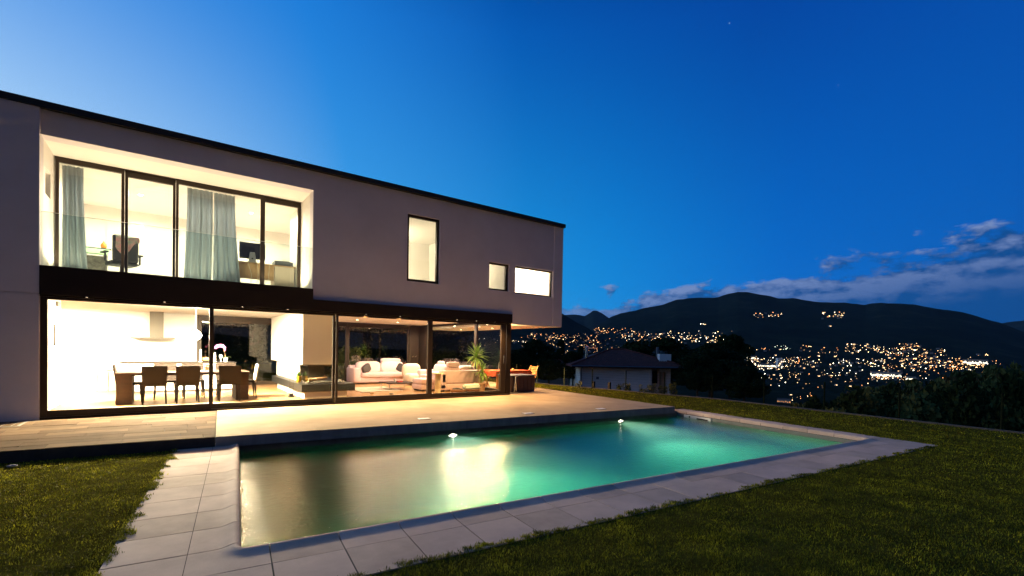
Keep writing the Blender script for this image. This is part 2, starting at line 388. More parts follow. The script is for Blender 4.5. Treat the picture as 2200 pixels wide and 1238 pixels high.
    def mesh(s, name, mats, smooth=False, M=None):
        me = bpy.data.meshes.new(name)
        v = s.v if M is None else [tuple(M @ Vector(x)) for x in s.v]
        me.from_pydata(v, [], s.f)
        for x in ([mats] if isinstance(mats, str) else mats): me.materials.append(MATS[x])
        if any(s.m): me.polygons.foreach_set('material_index', s.m)
        if smooth:
            me.polygons.foreach_set('use_smooth', [True] * len(me.polygons))
            try: me.set_sharp_from_angle(angle=rad(38))
            except Exception: pass
        me.update(); return me
    def build(s, name, mats, parent=None, smooth=False, world=True, loc=None, rz=0.0):
        if parent is not None:
            M = WM[parent].inverted() if world else None
            o = bpy.data.objects.new(name, s.mesh(name, mats, smooth, M)); link(o, parent)
            KID.setdefault(parent.name, []).append(o); return o
        if loc is None and world:
            a = np.array(s.v); loc = ((a[:, 0].min() + a[:, 0].max()) / 2, (a[:, 1].min() + a[:, 1].max()) / 2, a[:, 2].min())
        L = Matrix.Translation(loc or (0, 0, 0)) @ Matrix.Rotation(rz, 4, 'Z')
        o = bpy.data.objects.new(name, s.mesh(name, mats, smooth, L.inverted() if world else None)); return link(o, None, L)
def meshobj(name, me, parent=None, local=Matrix.Identity(4), M=None):
    o = bpy.data.objects.new(name, me)
    if parent is not None:
        link(o, parent); o.matrix_local = local; WM[o] = WM[parent] @ local; KID.setdefault(parent.name, []).append(o)
    else: link(o, None, M)
    return o
def wall_holes(x0, x1, z0, z1, y0, y1, holes):
    """wall in the XZ plane between y0 (front) and y1 (back), with openings and their reveals"""
    xs = sorted({x0, x1, *[h[0] for h in holes], *[h[1] for h in holes]}); zs = sorted({z0, z1, *[h[2] for h in holes], *[h[3] for h in holes]})
    xs = [x for x in xs if x0 <= x <= x1]; zs = [z for z in zs if z0 <= z <= z1]
    def solid(i, j):
        if i < 0 or j < 0 or i >= len(xs) - 1 or j >= len(zs) - 1: return False
        cx, cz = (xs[i] + xs[i + 1]) / 2, (zs[j] + zs[j + 1]) / 2
        return not any(a < cx < b and c < cz < d for a, b, c, d in holes)
    mb = MB()
    for i in range(len(xs) - 1):
        for j in range(len(zs) - 1):
            if not solid(i, j): continue
            a, b, c, d = xs[i], xs[i + 1], zs[j], zs[j + 1]
            mb.add([(a, y0, c), (b, y0, c), (b, y0, d), (a, y0, d)], [(0, 1, 2, 3)]); mb.add([(a, y1, c), (b, y1, c), (b, y1, d), (a, y1, d)], [(3, 2, 1, 0)])
            if not solid(i - 1, j): mb.add([(a, y0, c), (a, y0, d), (a, y1, d), (a, y1, c)], [(0, 1, 2, 3)])
            if not solid(i + 1, j): mb.add([(b, y0, c), (b, y1, c), (b, y1, d), (b, y0, d)], [(0, 1, 2, 3)])
            if not solid(i, j - 1): mb.add([(a, y0, c), (a, y1, c), (b, y1, c), (b, y0, c)], [(0, 1, 2, 3)])
            if not solid(i, j + 1): mb.add([(a, y0, d), (b, y0, d), (b, y1, d), (a, y1, d)], [(0, 1, 2, 3)])
    return mb
def frame_mb(x0, x1, z0, z1, y0, y1, w, wb=None, wt=None, wl=None, wr=None):
    wb = w if wb is None else wb; wt = w if wt is None else wt; wl = w if wl is None else wl; wr = w if wr is None else wr
    return MB().box(x0, x1, y0, y1, z0, z0 + wb).box(x0, x1, y0, y1, z1 - wt, z1).box(x0, x0 + wl, y0, y1, z0 + wb, z1 - wt).box(x1 - wr, x1, y0, y1, z0 + wb, z1 - wt)

# ================================================================== TERRAIN
def bear(u): return math.degrees(math.atan((u - CX) / FPX) + YAW)
def elev(u, v): return math.atan((751.7 + .0186 * (u - 1102.6) - v) / math.hypot(FPX, u - CX))
RIDGES = [  # foot distance, ridge distance, skyline seen from the garden (u, v of the photograph)
    (2600, 5200, [(900, 600), (1100, 640), (1207, 673), (1240, 693), (1270, 710), (1300, 730), (1330, 750)]),
    (7500, 12500, [(1000, 690), (1180, 672), (1207, 677), (1235, 675), (1254, 679), (1266, 672), (1272, 667), (1281, 667), (1290, 672), (1302, 680), (1320, 690), (1340, 700), (1420, 740)]),
    (2600, 7600, [(1230, 735), (1290, 694), (1310, 681), (1330, 674), (1385, 661), (1420, 655), (1450, 644), (1480, 640), (1540, 639), (1562, 631), (1583, 626), (1605, 628), (1640, 634), (1670, 641),
                  (1700, 641), (1760, 649), (1810, 650), (1855, 655), (1890, 650), (1960, 654), (2010, 663), (2060, 670), (2100, 680), (2140, 691), (2200, 714), (2260, 731), (2350, 745)]),
    (8000, 14500, [(2000, 730), (2130, 698), (2160, 692), (2200, 687), (2280, 678), (2400, 690), (2700, 670)]),
]
RB = [(a, b, np.array([bear(u) for u, v in L]), np.array([elev(u, v) for u, v in L])) for a, b, L in RIDGES]
_ph = RNG.uniform(0, 6.28, (40, 2)); _dr = RNG.uniform(0, 6.28, 40)
def fbm(x, y, lam):
    s = 0; amp = 1.0
    for k in range(24):
        l = lam / (1.45 ** (k // 3)); a = 1.0 / (1.35 ** (k // 3))
        s = s + a * np.sin((x * math.cos(_dr[k]) + y * math.sin(_dr[k])) * 2 * math.pi / l + _ph[k, 0])
    return s / 6
def ground(x, y):
    x = np.asarray(x, float); y = np.asarray(y, float)
    r = np.hypot(x, y); be = np.degrees(np.arctan2(x, y))
    d = np.maximum(0, np.maximum(x - 14.9, -y - 28)); d = np.maximum(d, np.maximum(0, r - 60) * .9 * ((be > 20) & (be < 150)))
    z = -0.45 - .112 * d
    z = np.where(z < -100, -100 - 34 * (1 - np.exp(-(-100 - z) / 34)), z)
    inside = (x < 14.9) & (y > -28) & (r < 60)
    z = np.where(inside, -2.6, z)
    back = np.clip((be - 150) / 40, 0, 1) + np.clip((20 - be) / 40, 0, 1) * (be < 20)
    z = np.where(inside, z, z * (1 - np.clip(back, 0, 1)) + np.clip(back, 0, 1) * (-2.6 + np.clip((r - 60) / 900, 0, 6) * 40))
    nz = fbm(x, y, 2600.0)
    for rf, rl, B, E in RB:
        e = np.interp(be, B, E, left=-.09, right=-.09)
        H = rl * np.tan(e) + 1.4
        tt = np.clip((r - rf) / (rl - rf), 0, 1)
        fall = np.clip((r - rl) / 5000, 0, 1)
        zz = -134 + (H + 134) * (tt ** 1.35) * (1 - .5 * fall * fall * (3 - 2 * fall)) + nz * 22 * np.sin(math.pi * tt) * (H > 0) + fbm(y, x, 420.0) * 9 * (tt > .05) * (H > 0)
        z = np.maximum(z, np.where((r > rf) & (H > -134), zz, -1e9))
    return z
bb = np.concatenate([np.arange(-180, 25, 3.0), np.arange(25, 95, .16), np.arange(95, 180, 3.0)])
rr = np.concatenate([[0.0, 6, 12, 15, 17, 20, 24, 30, 36, 44, 54, 62, 74], np.geomspace(90, 18000, 105)])
A, Rr = np.meshgrid(np.radians(bb), rr); X = Rr * np.sin(A); Yy = Rr * np.cos(A); Z = ground(X, Yy)
V = np.stack([X, Yy, Z], -1).reshape(-1, 3); nb = len(bb)
F = []
for j in range(len(rr) - 1):
    for i in range(nb):
        k = (i + 1) % nb
        F.append((j * nb + i, j * nb + k, (j + 1) * nb + k, (j + 1) * nb + i)[::-1])
me = bpy.data.meshes.new('hillside'); me.from_pydata(V.tolist(), [], F); me.materials.append(MATS['forest_ground'])
me.polygons.foreach_set('use_smooth', [True] * len(me.polygons))
o = bpy.data.objects.new('hillside', me); link(o); tag(o, 'dark wooded valley floor and mountains beyond the garden', None, None, 'structure')
def hit(u, v):
    d = ray(u, v); rs = np.geomspace(80, 14000, 1500); h = math.hypot(d.x, d.y)
    xs, ys = rs * d.x / h, rs * d.y / h; zs = CAM.z + rs * d.z / h
    g = ground(xs, ys); k = np.argmax(g > zs)
    return (xs[k], ys[k], g[k], rs[k]) if (g > zs).any() else None

# ================================================================== GARDEN: pool frame of reference
PA = rad(-5.7); PO = Vector((0.435, 4.0, 0)); PL, PW = 10.12, 4.42
e1 = Vector((math.cos(PA), math.sin(PA), 0)); e2 = Vector((-math.sin(PA), math.cos(PA), 0))
def PP(s, w, z=0.0): q = PO + e1 * s + e2 * w; return (q.x, q.y, z)
PM = Matrix.Translation(PO) @ Matrix.Rotation(PA, 4, 'Z')
ZT = -0.15                                                   # top of the paving round the pool
ZW = -0.285                                                  # water level
# ---- lawn sheet with the pool left out
outer = [(-34, -26), (14.2, -26), (14.35, 2), (14.95, 8.5), (14.45, 12.0), (14.0, 15.5), (13.75, 20), (13.6, 44), (-34, 44)]
hole = [PP(-.02, -.02)[:2], PP(PL + .02, -.02)[:2], PP(PL + .02, PW + .04)[:2], PP(-.02, PW + .04)[:2]]
pts = [Vector((x, y, -.159)) for x, y in outer] ; hpts = [Vector((x, y, -.159)) for x, y in hole]
tris = tessellate_polygon([pts, hpts]); allp = pts + hpts
mb = MB(); mb.add([p[:] for p in allp], [tuple(t) for t in tris])
no = len(outer)
for i in range(no):
    a, b = outer[i], outer[(i + 1) % no]; mb.add([(*a, -.159), (*b, -.159), (*b, -3.4), (*a, -3.4)], [(0, 1, 2, 3)])
lawn = mb.build('lawn', 'lawn_soil'); tag(lawn, 'mown lawn round the pool and terrace', None, None, 'structure')
bm = bmesh.new(); bm.from_mesh(lawn.data); bmesh.ops.recalc_face_normals(bm, faces=bm.faces); bm.to_mesh(lawn.data); bm.free()

# ---- swimming pool: basin, copings, paving stones (pieces of the setting), water
pool = thing('swimming_pool', 'long rectangular swimming pool with stone coping in front of the house', None, PP(0, 0, -.2), PA)
pool['kind'] = 'structure'
mb = MB(); zb, zt = -1.70, -.214
Lx, Wy = PL, PW
def inner(mb, x0, x1, y0, y1, z0, z1):
    v = [(x0, y0, z0), (x1, y0, z0), (x1, y1, z0), (x0, y1, z0), (x0, y0, z1), (x1, y0, z1), (x1, y1, z1), (x0, y1, z1)]
    mb.add(v, [(0, 1, 2, 3), (0, 4, 5, 1), (1, 5, 6, 2), (2, 6, 7, 3), (3, 7, 4, 0)])
mb2 = MB()
mb2.box(-.25, 0, -.25, Wy + .25, zb - .2, zt); mb2.box(Lx, Lx + .25, -.25, Wy + .25, zb - .2, zt)
mb2.box(0, Lx, -.25, 0, zb - .2, zt); mb2.box(0, Lx, Wy, Wy + .25, zb - .2, zt); mb2.box(0, Lx, 0, Wy, zb - .2, zb)
mb2.v = [tuple(PM @ Vector(q)) for q in mb2.v]
mb2.build('basin', 'basin', pool)
mb = MB(); mb.box(0, Lx, Wy - .012, Wy - .001, ZW - .42, zt + .05); mb.v = [tuple(PM @ Vector(q)) for q in mb.v]
mb.build('dark_wall_band', 'basin_dark', pool)  # dark strip: shade under the overhanging slab put into the far wall's colour
mb = MB(); mb.box(Lx - .012, Lx - .001, 0.0, Wy - .02, ZW - .05, zt - .002); mb.v = [tuple(PM @ Vector(q)) for q in mb.v]
mb.build('dark_wall_band', 'basin_dark', pool)
mb = MB(); mb.box(.002, Lx - .002, .002, Wy - .002, zb + .002, ZW); mb.m = [1] * 6; mb.m[1] = 0
mb.v = [tuple(PM @ Vector(q)) for q in mb.v]
water = mb.build('water', ['water_surface', 'water_body']); tag(water, 'still pool water glowing turquoise from underwater lamps', None, None, 'structure')
# grout bed below all stones
mb = MB()
def pbox(mb, s0, s1, w0, w1, z0, z1, mi=0):
    b = [PP(s0, w0, z0), PP(s1, w0, z0), PP(s1, w1, z0), PP(s0, w1, z0)]; t_ = [PP(s0, w0, z1), PP(s1, w0, z1), PP(s1, w1, z1), PP(s0, w1, z1)]
    return mb.hexa(b, t_, mi)
pbox(mb, -.80, 0, -.80, PW + .2, -.34, -.1556); pbox(mb, 0, PL, -.80, 0, -.34, -.1554); pbox(mb, PL, PL + .52, -.80, PW + .2, -.34, -.1556)
mb.build('grout_bed', 'joint', pool)
PROF = [(-.012, -.213), (0.0, -.205), (.002, -.150), (-.006, -.135), (-.020, -.1245), (-.036, -.1215), (-.055, -.1245), (-.080, -.133), (-.110, -.1425), (-.145, -.149), (-.18, -.15)]
def coping_rows(secs, mats, parent, name='coping_stone'):
    """secs: list of (origin, outward direction, reach) - sections of one stone, profile swept through them"""
    v = []; f = []; k = len(PROF) + 2
    for (oq, od, reach) in secs:
        for w, z in PROF: v.append((oq[0] - od[0] * w, oq[1] - od[1] * w, z))
        v.append((oq[0] + od[0] * reach, oq[1] + od[1] * reach, ZT)); v.append((oq[0] + od[0] * reach, oq[1] + od[1] * reach, -.213))
    for j in range(len(secs) - 1):
        for i in range(k): f.append((j * k + i, (j + 1) * k + i, (j + 1) * k + (i + 1) % k, j * k + (i + 1) % k))
    f.append(tuple(range(k))); f.append(tuple((len(secs) - 1) * k + i for i in range(k - 1, -1, -1)))
    mb = MB(); mb.add([(*PP(a, b)[:2], c) for a, b, c in v], f); o = mb.build(name, mats, parent, smooth=True)
    bm = bmesh.new(); bm.from_mesh(o.data); bmesh.ops.recalc_face_normals(bm, faces=bm.faces); bm.to_mesh(o.data); bm.free(); return o
G = .0045; CW = .335; rc = .06
stone = lambda i: 'coping' if (i * 7) % 3 else 'coping_b'
k = 0; s = .19
while s < PL - .1:
    e = min(s + .5, PL - rc); 
    if PL - rc - e < .12: e = PL - rc
    coping_rows([((s + G, 0), (0, -1), CW), ((e - G, 0), (0, -1), CW)], stone(k), pool); k += 1; s = e
    if e >= PL - rc: break
w = .10
while w < PW + .2:
    e = min(w + .5, PW + .2)
    coping_rows([((0, w + G), (-1, 0), CW), ((0, e - G), (-1, 0), CW)], stone(k), pool); k += 1
    coping_rows([((PL, w + G - (.04 if w < .2 else 0)), (1, 0), .515), ((PL, e - G), (1, 0), .515)], stone(k + 1), pool); w = e
# two rounded corner stones
secs = [((.19 - G, 0), (0, -1), CW), ((rc, 0), (0, -1), CW)]
for a in np.linspace(0, 90, 9)[1:-1]:
    od = (-math.sin(rad(a)), -math.cos(rad(a))); oq = (rc + od[0] * rc, rc + od[1] * rc)
    secs.append((oq, od, (CW + rc) / max(abs(od[0]), abs(od[1])) - rc))
secs += [((0, rc), (-1, 0), CW), ((0, .10 - G), (-1, 0), CW)]
coping_rows(secs, 'coping', pool)
secs = [((PL, rc + .0), (1, 0), .515)]
for a in np.linspace(90, 0, 9)[1:-1]:
    od = (math.sin(rad(a)), -math.cos(rad(a))); oq = (PL - rc + od[0] * rc, rc + od[1] * rc)
    lim = min((.515 + rc) / max(od[0], 1e-6), (CW + rc) / max(-od[1], 1e-6)) - rc
    secs.append((oq, od, lim))
secs += [((PL - rc, 0), (0, -1), CW)]
coping_rows(secs, 'coping_b', pool)
def slabstone(s0, s1, w0, w1, i):
    g = .0055; dz = RNG.uniform(-.0012, .0012)
    mb = MB(); pbox(mb, s0 + g, s1 - g, w0 + g, w1 - g, -.19, ZT + dz); mb.build('paving_stone', stone(i), pool)
k = 0; s = -.80
js = [-.835, -CW - .0] + [.19 - .5] + [.19 + .5 * i for i in range(21)] + [PL + .515]
js = [-.835, -.335, .19] + [.69 + .5 * i for i in range(19)] + [PL + .515]
for a, b in zip(js[:-1], js[1:]): slabstone(a, b, -.835, -CW, k); k += 1
wj = [-CW, .10] + [.60 + .5 * i for i in range(8)] + [PW + .2]
for a, b in zip(wj[:-1], wj[1:]): slabstone(-.835, -CW, a, b, k); k += 1
# skimmer panel and inlets on the far short wall
mb = MB(); pbox(mb, PL - .035, PL - .013, 3.35, 4.16, -.312, -.222)
sk = mb.build('skimmer_panel', 'plastic_white', pool)
mb = MB(); pbox(mb, PL - .042, PL - .036, 3.44, 3.76, -.296, -.262); mb.build('skimmer_slot', 'window_dark', sk)
mb = MB(); mb.tube(PP(PL - .042, 3.98, -.258), PP(PL - .036, 3.98, -.258), .022, n=12); mb.build('badge', 'window_dark', sk)
for w in (2.05, 3.02):
    mb = MB(); mb.lathe([(.0, 0), (.07, .0), (.075, .012), (.03, .02), (.0, .02)], n=14)
    mb.v = [PP(PL - .002 - z, w + x, ZW - .075 + y) for x, y, z in mb.v]; mb.build('inlet_nozzle', 'plastic_white', pool)

# ---- concrete terrace slab (carries over the edge of the pool)
A0, B0 = Vector((.556, 8.287, 0)), Vector((10.55, 7.19, 0))
SLABQ = q = [(A0.x, A0.y), (B0.x, B0.y), (11.0, 13.2), (11.3, 19.5), (.80, 19.5), (.80, 11.55)]
mb = MB(); n = len(q)
mb.add([(x, y, 0) for x, y in q] + [(x, y, -.165) for x, y in q], [tuple(range(n)), tuple(range(2 * n - 1, n - 1, -1))], 0)
for i in range(n):
    a, b = q[i], q[(i + 1) % n]; mb.add([(*a, -.165), (*b, -.165), (*b, 0), (*a, 0)], [(0, 1, 2, 3)], 1)
slab = mb.build('concrete_terrace', ['concrete', 'slab_side']); tag(slab, 'smooth concrete terrace slab overhanging the pool edge', None, None, 'structure')
bv = slab.modifiers.new('edge', 'BEVEL'); bv.width = .006; bv.segments = 2; bv.limit_method = 'ANGLE'
for i, (x, y) in enumerate(((4.04, 8.40), (6.35, 8.02), (8.42, 7.80))):
    t_ = thing('access_cover', ['pale square access cover let into the terrace edge, above the nearer pool lamp', 'middle one of three pale access covers along the terrace edge', 'pale access cover in the terrace edge nearest the slab\'s far corner'][i], 'access cover', (x, y, .001), PA, 'access covers along the terrace edge')
    MB().box(-.12, .12, -.085, .085, 0, .006).build('rim', 'steel', t_, world=False); MB().box(-.11, .11, -.075, .075, .006, .011).build('lid', 'plastic_white', t_, world=False)

# ---- paved terrace to the left of the slab: pavers in running bond
pav = thing('paved_terrace', 'terrace of long narrow pavers left of the concrete slab', None, (-1, 10, -.2)); pav['kind'] = 'structure'
def yfront(x): return A0.y + (x - A0.x) * (B0.y - A0.y) / (B0.x - A0.x)
def xright(y): return A0.x + (y - A0.y) * (.80 - A0.x) / (11.55 - A0.y) - .012
mb = MB(); mb.hexa([(-7.5, yfront(-7.5) + .004, -.40), (A0.x - .006, A0.y + .004, -.40), (.79, 11.6, -.40), (-7.5, 11.6, -.40)],
                   [(-7.5, yfront(-7.5) + .004, -.012), (A0.x - .006, A0.y + .004, -.012), (.79, 11.6, -.012), (-7.5, 11.6, -.012)])
mb.build('bed', 'joint', pav)
rows = 11; k = 0
for j in range(rows):
    t0, t1 = j / rows, (j + 1) / rows; x = -6.6 + RNG.uniform(0, .6)
    def yy(x, t): return yfront(x) * (1 - t) + 11.56 * t
    while x < .9:
        l = RNG.choice([.42, .6, .78, .95]); x1 = x + l
        xa, xb = x + .003, x1 - .003
        lim = min(xright(yy(0.5, t0)), xright(yy(0.5, t1)))
        stop = xb > lim - .12
        if stop: xb = None
        gz = RNG.uniform(-.003, .002)
        ya0, ya1 = yy(xa, t0) + .004, yy(xa, t1) - .004
        if stop:
            b0, b1 = xright(ya0), xright(ya1)
        else: b0 = b1 = xb
        # light well grating takes the corner by the wall
        if not (b0 < -1.98 and ya1 > 10.85):
            if b0 - xa > .05:
                mb = MB(); c4 = [(xa, ya0), (b0, yy(b0, t0) + .004), (b1, yy(b1, t1) - .004), (xa, ya1)]
                mb.hexa([(a, b, -.05) for a, b in c4], [(a, b, gz) for a, b in c4]); mb.build('paver', 'paver' if RNG.random() < .6 else 'paver_pale', pav); k += 1
        x = x1
        if stop: break
gr = thing('light_well_grating', 'dark bar grating over a light well at the foot of the left wall', 'grating', (-2.9, 11.2, -.01))
mb = MB(); mb.box(-3.9, -1.98, 10.88, 10.92, -.05, .004); mb.box(-2.02, -1.98, 10.92, 11.57, -.05, .004); mb.box(-3.9, -1.98, 11.53, 11.57, -.05, .0035); mb.build('frame', 'steel', gr)
for i in range(15):
    x = -3.85 + i * .125
    MB().box(x, x + .012, 10.92, 11.53, -.05, .002).build('bar', 'steel', gr)
# pale rock on the grass edge
mb = MB(); mb.puff((0, 0, .03), (.05, .03, .015), e=.8, n=10, m=6); o = mb.build('garden_stone', 'pale_rock', world=False, loc=(-1.55, 8.18, -.165), smooth=True)
tag(o, 'small pale stone lying in the grass at the paved terrace foot', 'stone')
# stone edging of the lawn along the fence
ed = MB(); fl = [(14.35, 2), (14.95, 8.5), (14.45, 12.0), (14.0, 15.5), (13.75, 20), (13.7, 27)]
fl0 = [(14.2, -8)] + fl
for (xa, ya), (xb, yb) in zip(fl0[:-1], fl0[1:]):
    ed.hexa([(xa - .06, ya, -.3), (xa + .06, ya, -.3), (xb + .06, yb, -.3), (xb - .06, yb, -.3)], [(xa - .06, ya, -.125), (xa + .06, ya, -.125), (xb + .06, yb, -.125), (xb - .06, yb, -.125)])
tag(ed.build('lawn_edging', 'kerb_stone'), 'narrow stone edging along the far side of the lawn', None, None, 'structure')

# ================================================================== VILLA
YF = 11.65                                                   # white facade plane
villa = thing('villa', 'white two storey flat roofed villa with long glazed ground floor', 'house', (4.0, 14.8, 0))
def P(mb, name, m, parent=None, **k): return mb.build(name, m, parent or villa, **k)
XL, XR, YB = -7.0, 10.58, 18.3
P(wall_holes(-1.87, 10.185, 2.2, 5.5, YF, YF + .30, [(-1.88, 2.68, 2.745, 5.06), (5.04, 6.0, 3.18, 4.97), (7.64, 8.38, 3.19, 4.02), (8.62, 10.165, 3.16, 4.02)]), 'front_wall', 'render_white')
P(MB().box(10.19, XR, YF - .018, YF + .3, 2.2, 5.5), 'end_pier', 'render_white')
P(MB().box(XR - .3, XR, YF + .3, YB, 2.2, 5.5), 'side_wall', 'render_white')
P(MB().box(XL, -1.87, YF - .07, YF + .25, 2.245, 5.5).box(XL, -1.885, YF - .05, YF + .25, 2.21, 2.245).box(XL, -1.87, YF - .07, YF + .25, -.3, 2.21), 'left_wall', 'render_white')
P(MB().box(XL, -4.0, YF + .25, YB, -.3, 5.5), 'outer_wall', 'render_white')
P(MB().box(-4.0, 2.70, YF + .301, YB - .14, 2.335, 2.74).box(2.70, XR - .3, YF + .301, YB - .14, 2.335, 2.74), 'floor_slab', 'ceiling_paint')
P(MB().box(8.60, XR, YF + .01, YB, 2.19, 2.199).box(8.60, XR - .31, YF + .3, YB - .3, 2.199, 2.33), 'soffit', 'ceiling_paint')
P(MB().box(XL, XR + .03, YF - .10, YB + .1, 5.505, 5.62), 'roof', 'roof_trim')
P(MB().box(-4.0, 2.68, 12.96, YB, 5.02, 5.2).box(2.681, XR - .3, YF + .305, YB, 5.02, 5.2), 'upper_ceiling', 'ceiling_paint'); P(MB().box(-4.0, 2.68, YF + .305, 12.955, 5.085, 5.2), 'upper_ceiling', 'ceiling_paint')
# black fascia beam, taller under the balcony
f = MB(); pr = [(-1.868, 2.23), (8.48, 2.23), (8.48, 2.495), (2.685, 2.495), (2.685, 2.742), (-1.868, 2.742)]
f.add([(x, YF - .08, z) for x, z in pr] + [(x, YF + .02, z) for x, z in pr], [(0, 1, 2, 3, 4, 5), (11, 10, 9, 8, 7, 6)] + [(i, i + 6, (i + 1) % 6 + 6, (i + 1) % 6) for i in range(6)])
f.box(-1.868, 8.48, YF - .03, YF + .30, 2.20, 2.229)
fb = P(f, 'fascia_beam', 'fascia_metal')
# ground floor shell
P(MB().box(-4.0, 8.45, YF + .16, YB - .16, -.12, .03), 'floor', 'floor_wood')
P(MB().box(-4.0, .68, YB - .3, YB, .03, 2.335), 'kitchen_wall', 'white_paint')
P(MB().box(-2.15, -1.95, YF + .2, 14.2, .03, 2.335), 'hall_wall', 'white_paint')
P(MB().box(-1.95, -1.935, YF + .2, 14.2, .03, .11), 'skirting', 'white_paint')
P(MB().box(8.40, 8.56, YF + .08, YF + .24, -.1, 2.20), 'corner_post', 'fascia_metal')
P(MB().box(8.36, 8.52, YB - .3, YB - .14, .03, 2.335).box(7.95, 8.36, YB - .3, YB - .2, .03, 2.335), 'corner_post', 'dark_bronze')
# upper recess (loggia) walls
P(MB().box(-2.1, -1.87, YF + .25, 12.05, 2.745, 5.5).box(-2.1, -1.87, 12.52, 16.7, 2.745, 5.5).box(-2.1, -1.87, 12.05, 12.52, 2.745, 4.12).box(-2.1, -1.87, 12.05, 12.52, 4.60, 5.5), 'loggia_side_wall', 'white_paint')
P(MB().box(2.681, 2.90, YF + .302, 14.25, 2.745, 5.02), 'loggia_wall', 'white_paint')
P(MB().box(-1.87, 2.68, YF + .302, 12.83, 5.0605, 5.08), 'loggia_ceiling', 'ceiling_paint')
P(MB().box(-1.865, 2.678, YF + .03, 12.82, 2.741, 2.749), 'loggia_floor', 'slab_side')
# room partitions upstairs
P(MB().box(-2.1, 4.8, 16.6, 16.75, 2.745, 5.02).box(4.65, 4.8, YF + .302, 16.6, 2.745, 5.02), 'study_wall', 'white_paint')
for x_ in (-1.4, .2, 2.1): P(MB().box(x_, x_ + .79, 16.56, 16.599, 2.745, 4.75), 'study_panel', 'cabinet_white')
P(MB().box(4.8, 7.45, 15.0, 15.15, 2.745, 5.02).box(7.3, 7.45, YF + .302, 15.0, 2.745, 5.02), 'bedroom_wall', 'white_paint')
P(MB().box(4.85, 7.3, 14.96, 14.999, 2.745, 4.45), 'wardrobe_front', 'cabinet_white')
P(MB().box(7.45, 10.28, 14.2, 14.35, 2.745, 5.02).box(8.48, 8.56, YF + .302, 14.2, 2.745, 5.02), 'bathroom_wall', 'white_paint')
# ---- front sliding glazing: four panes
def glazed(name, x0, x1, z0, z1, y0, y1, w, gl='pane_glass', parent=None, wb=None, wt=None, wl=None, wr=None, fm='dark_bronze', label=None):
    fr = P(frame_mb(x0, x1, z0, z1, y0, y1, w, wb, wt, wl, wr), name, fm, parent)
    if label: fr['label'] = label
    wb = w if wb is None else wb; wt = w if wt is None else wt; wl = w if wl is None else wl; wr = w if wr is None else wr
    yc = (y0 + y1) / 2; MB().box(x0 + wl - .01, x1 - wr + .01, yc - .006, yc + .006, z0 + wb - .01, z1 - wt + .01).build('pane', gl, fr)
    return fr
P(MB().box(-1.868, 8.44, YF - .02, YF + .22, -.02, .035), 'door_sill', 'dark_bronze')
P(MB().box(-1.868, -1.785, YF + .0, YF + .16, .036, 2.199), 'door_jamb', 'dark_bronze')
s1 = glazed('sliding_door', -1.784, .70, .036, 2.198, YF + .0, YF + .07, .05, wb=.115, wt=.05, wl=.012, wr=.045, gl='door_glass')
s2 = glazed('sliding_door', .66, 3.235, .036, 2.198, YF + .075, YF + .145, .05, wb=.10, wt=.05, wl=.075, wr=.05, gl='door_glass')
s3 = glazed('sliding_door', 3.24, 5.82, .036, 2.198, YF + .0, YF + .07, .05, wb=.115, wt=.05, wl=.05, wr=.13, gl='door_glass')
s4 = glazed('sliding_door', 5.76, 8.36, .036, 2.198, YF + .075, YF + .145, .05, wb=.10, wt=.05, wl=.085, wr=.17, gl='door_glass')
mb = MB(); mb.path([(8.27, YF + .075, .98), (8.27, YF + .035, .98), (8.27, YF + .035, 1.22), (8.27, YF + .075, 1.22)], .011); mb.build('door_handle', 'chrome', s4)
# ---- east glazing of the living room
def glazed_y(name, y0, y1, z0, z1, x0, x1, w, wb=.1, wt=.05):
    mb = MB().box(x0, x1, y0, y1, z0, z0 + wb).box(x0, x1, y0, y1, z1 - wt, z1).box(x0, x1, y0, y0 + w, z0 + wb, z1 - wt).box(x0, x1, y1 - w, y1, z0 + wb, z1 - wt)
    fr = P(mb, name, 'dark_bronze'); xc = (x0 + x1) / 2
    MB().box(xc - .006, xc + .006, y0 + w - .01, y1 - w + .01, z0 + wb - .01, z1 - wt + .01).build('pane', 'pane_glass', fr); return fr
glazed_y('side_glazing', YF + .245, 13.55, .036, 2.30, 8.38, 8.45, .06)
w2 = glazed_y('side_glazing', 13.56, 17.2, .036, 2.30, 8.38, 8.45, .07)
P(MB().box(8.36, 8.47, 17.21, YB - .305, .03, 2.33), 'side_panel', 'dark_bronze')
P(MB().box(8.38, 8.47, YF + .245, 17.2, 2.301, 2.33), 'glazing_head', 'dark_bronze')
mb = MB(); mb.path([(8.375, 12.05, .78), (8.34, 12.05, .78), (8.34, 12.05, .98), (8.375, 12.05, .98)], .010); mb.build('door_handle', 'chrome', w2)
# ---- rear glazing
glazed('rear_glazing', .685, 3.38, .036, 2.29, YB - .24, YB - .16, .12, wb=.12, wt=.17)
glazed('rear_glazing', 3.385, 5.44, .036, 2.29, YB - .24, YB - .16, .07, wb=.12, wt=.12)
g3 = glazed('rear_glazing', 5.445, 7.95, .036, 2.29, YB - .24, YB - .16, .07, wb=.12, wt=.12)
P(MB().box(.685, 7.95, YB - .25, YB - .15, 2.291, 2.334), 'glazing_head', 'dark_bronze')
for x in (8.05, 8.17):
    mb = MB(); mb.path([(x, YB - .31, 1.02), (x, YB - .36, 1.02), (x + .07, YB - .36, 1.06)], .011); mb.build('window_handle', 'chrome', g3)
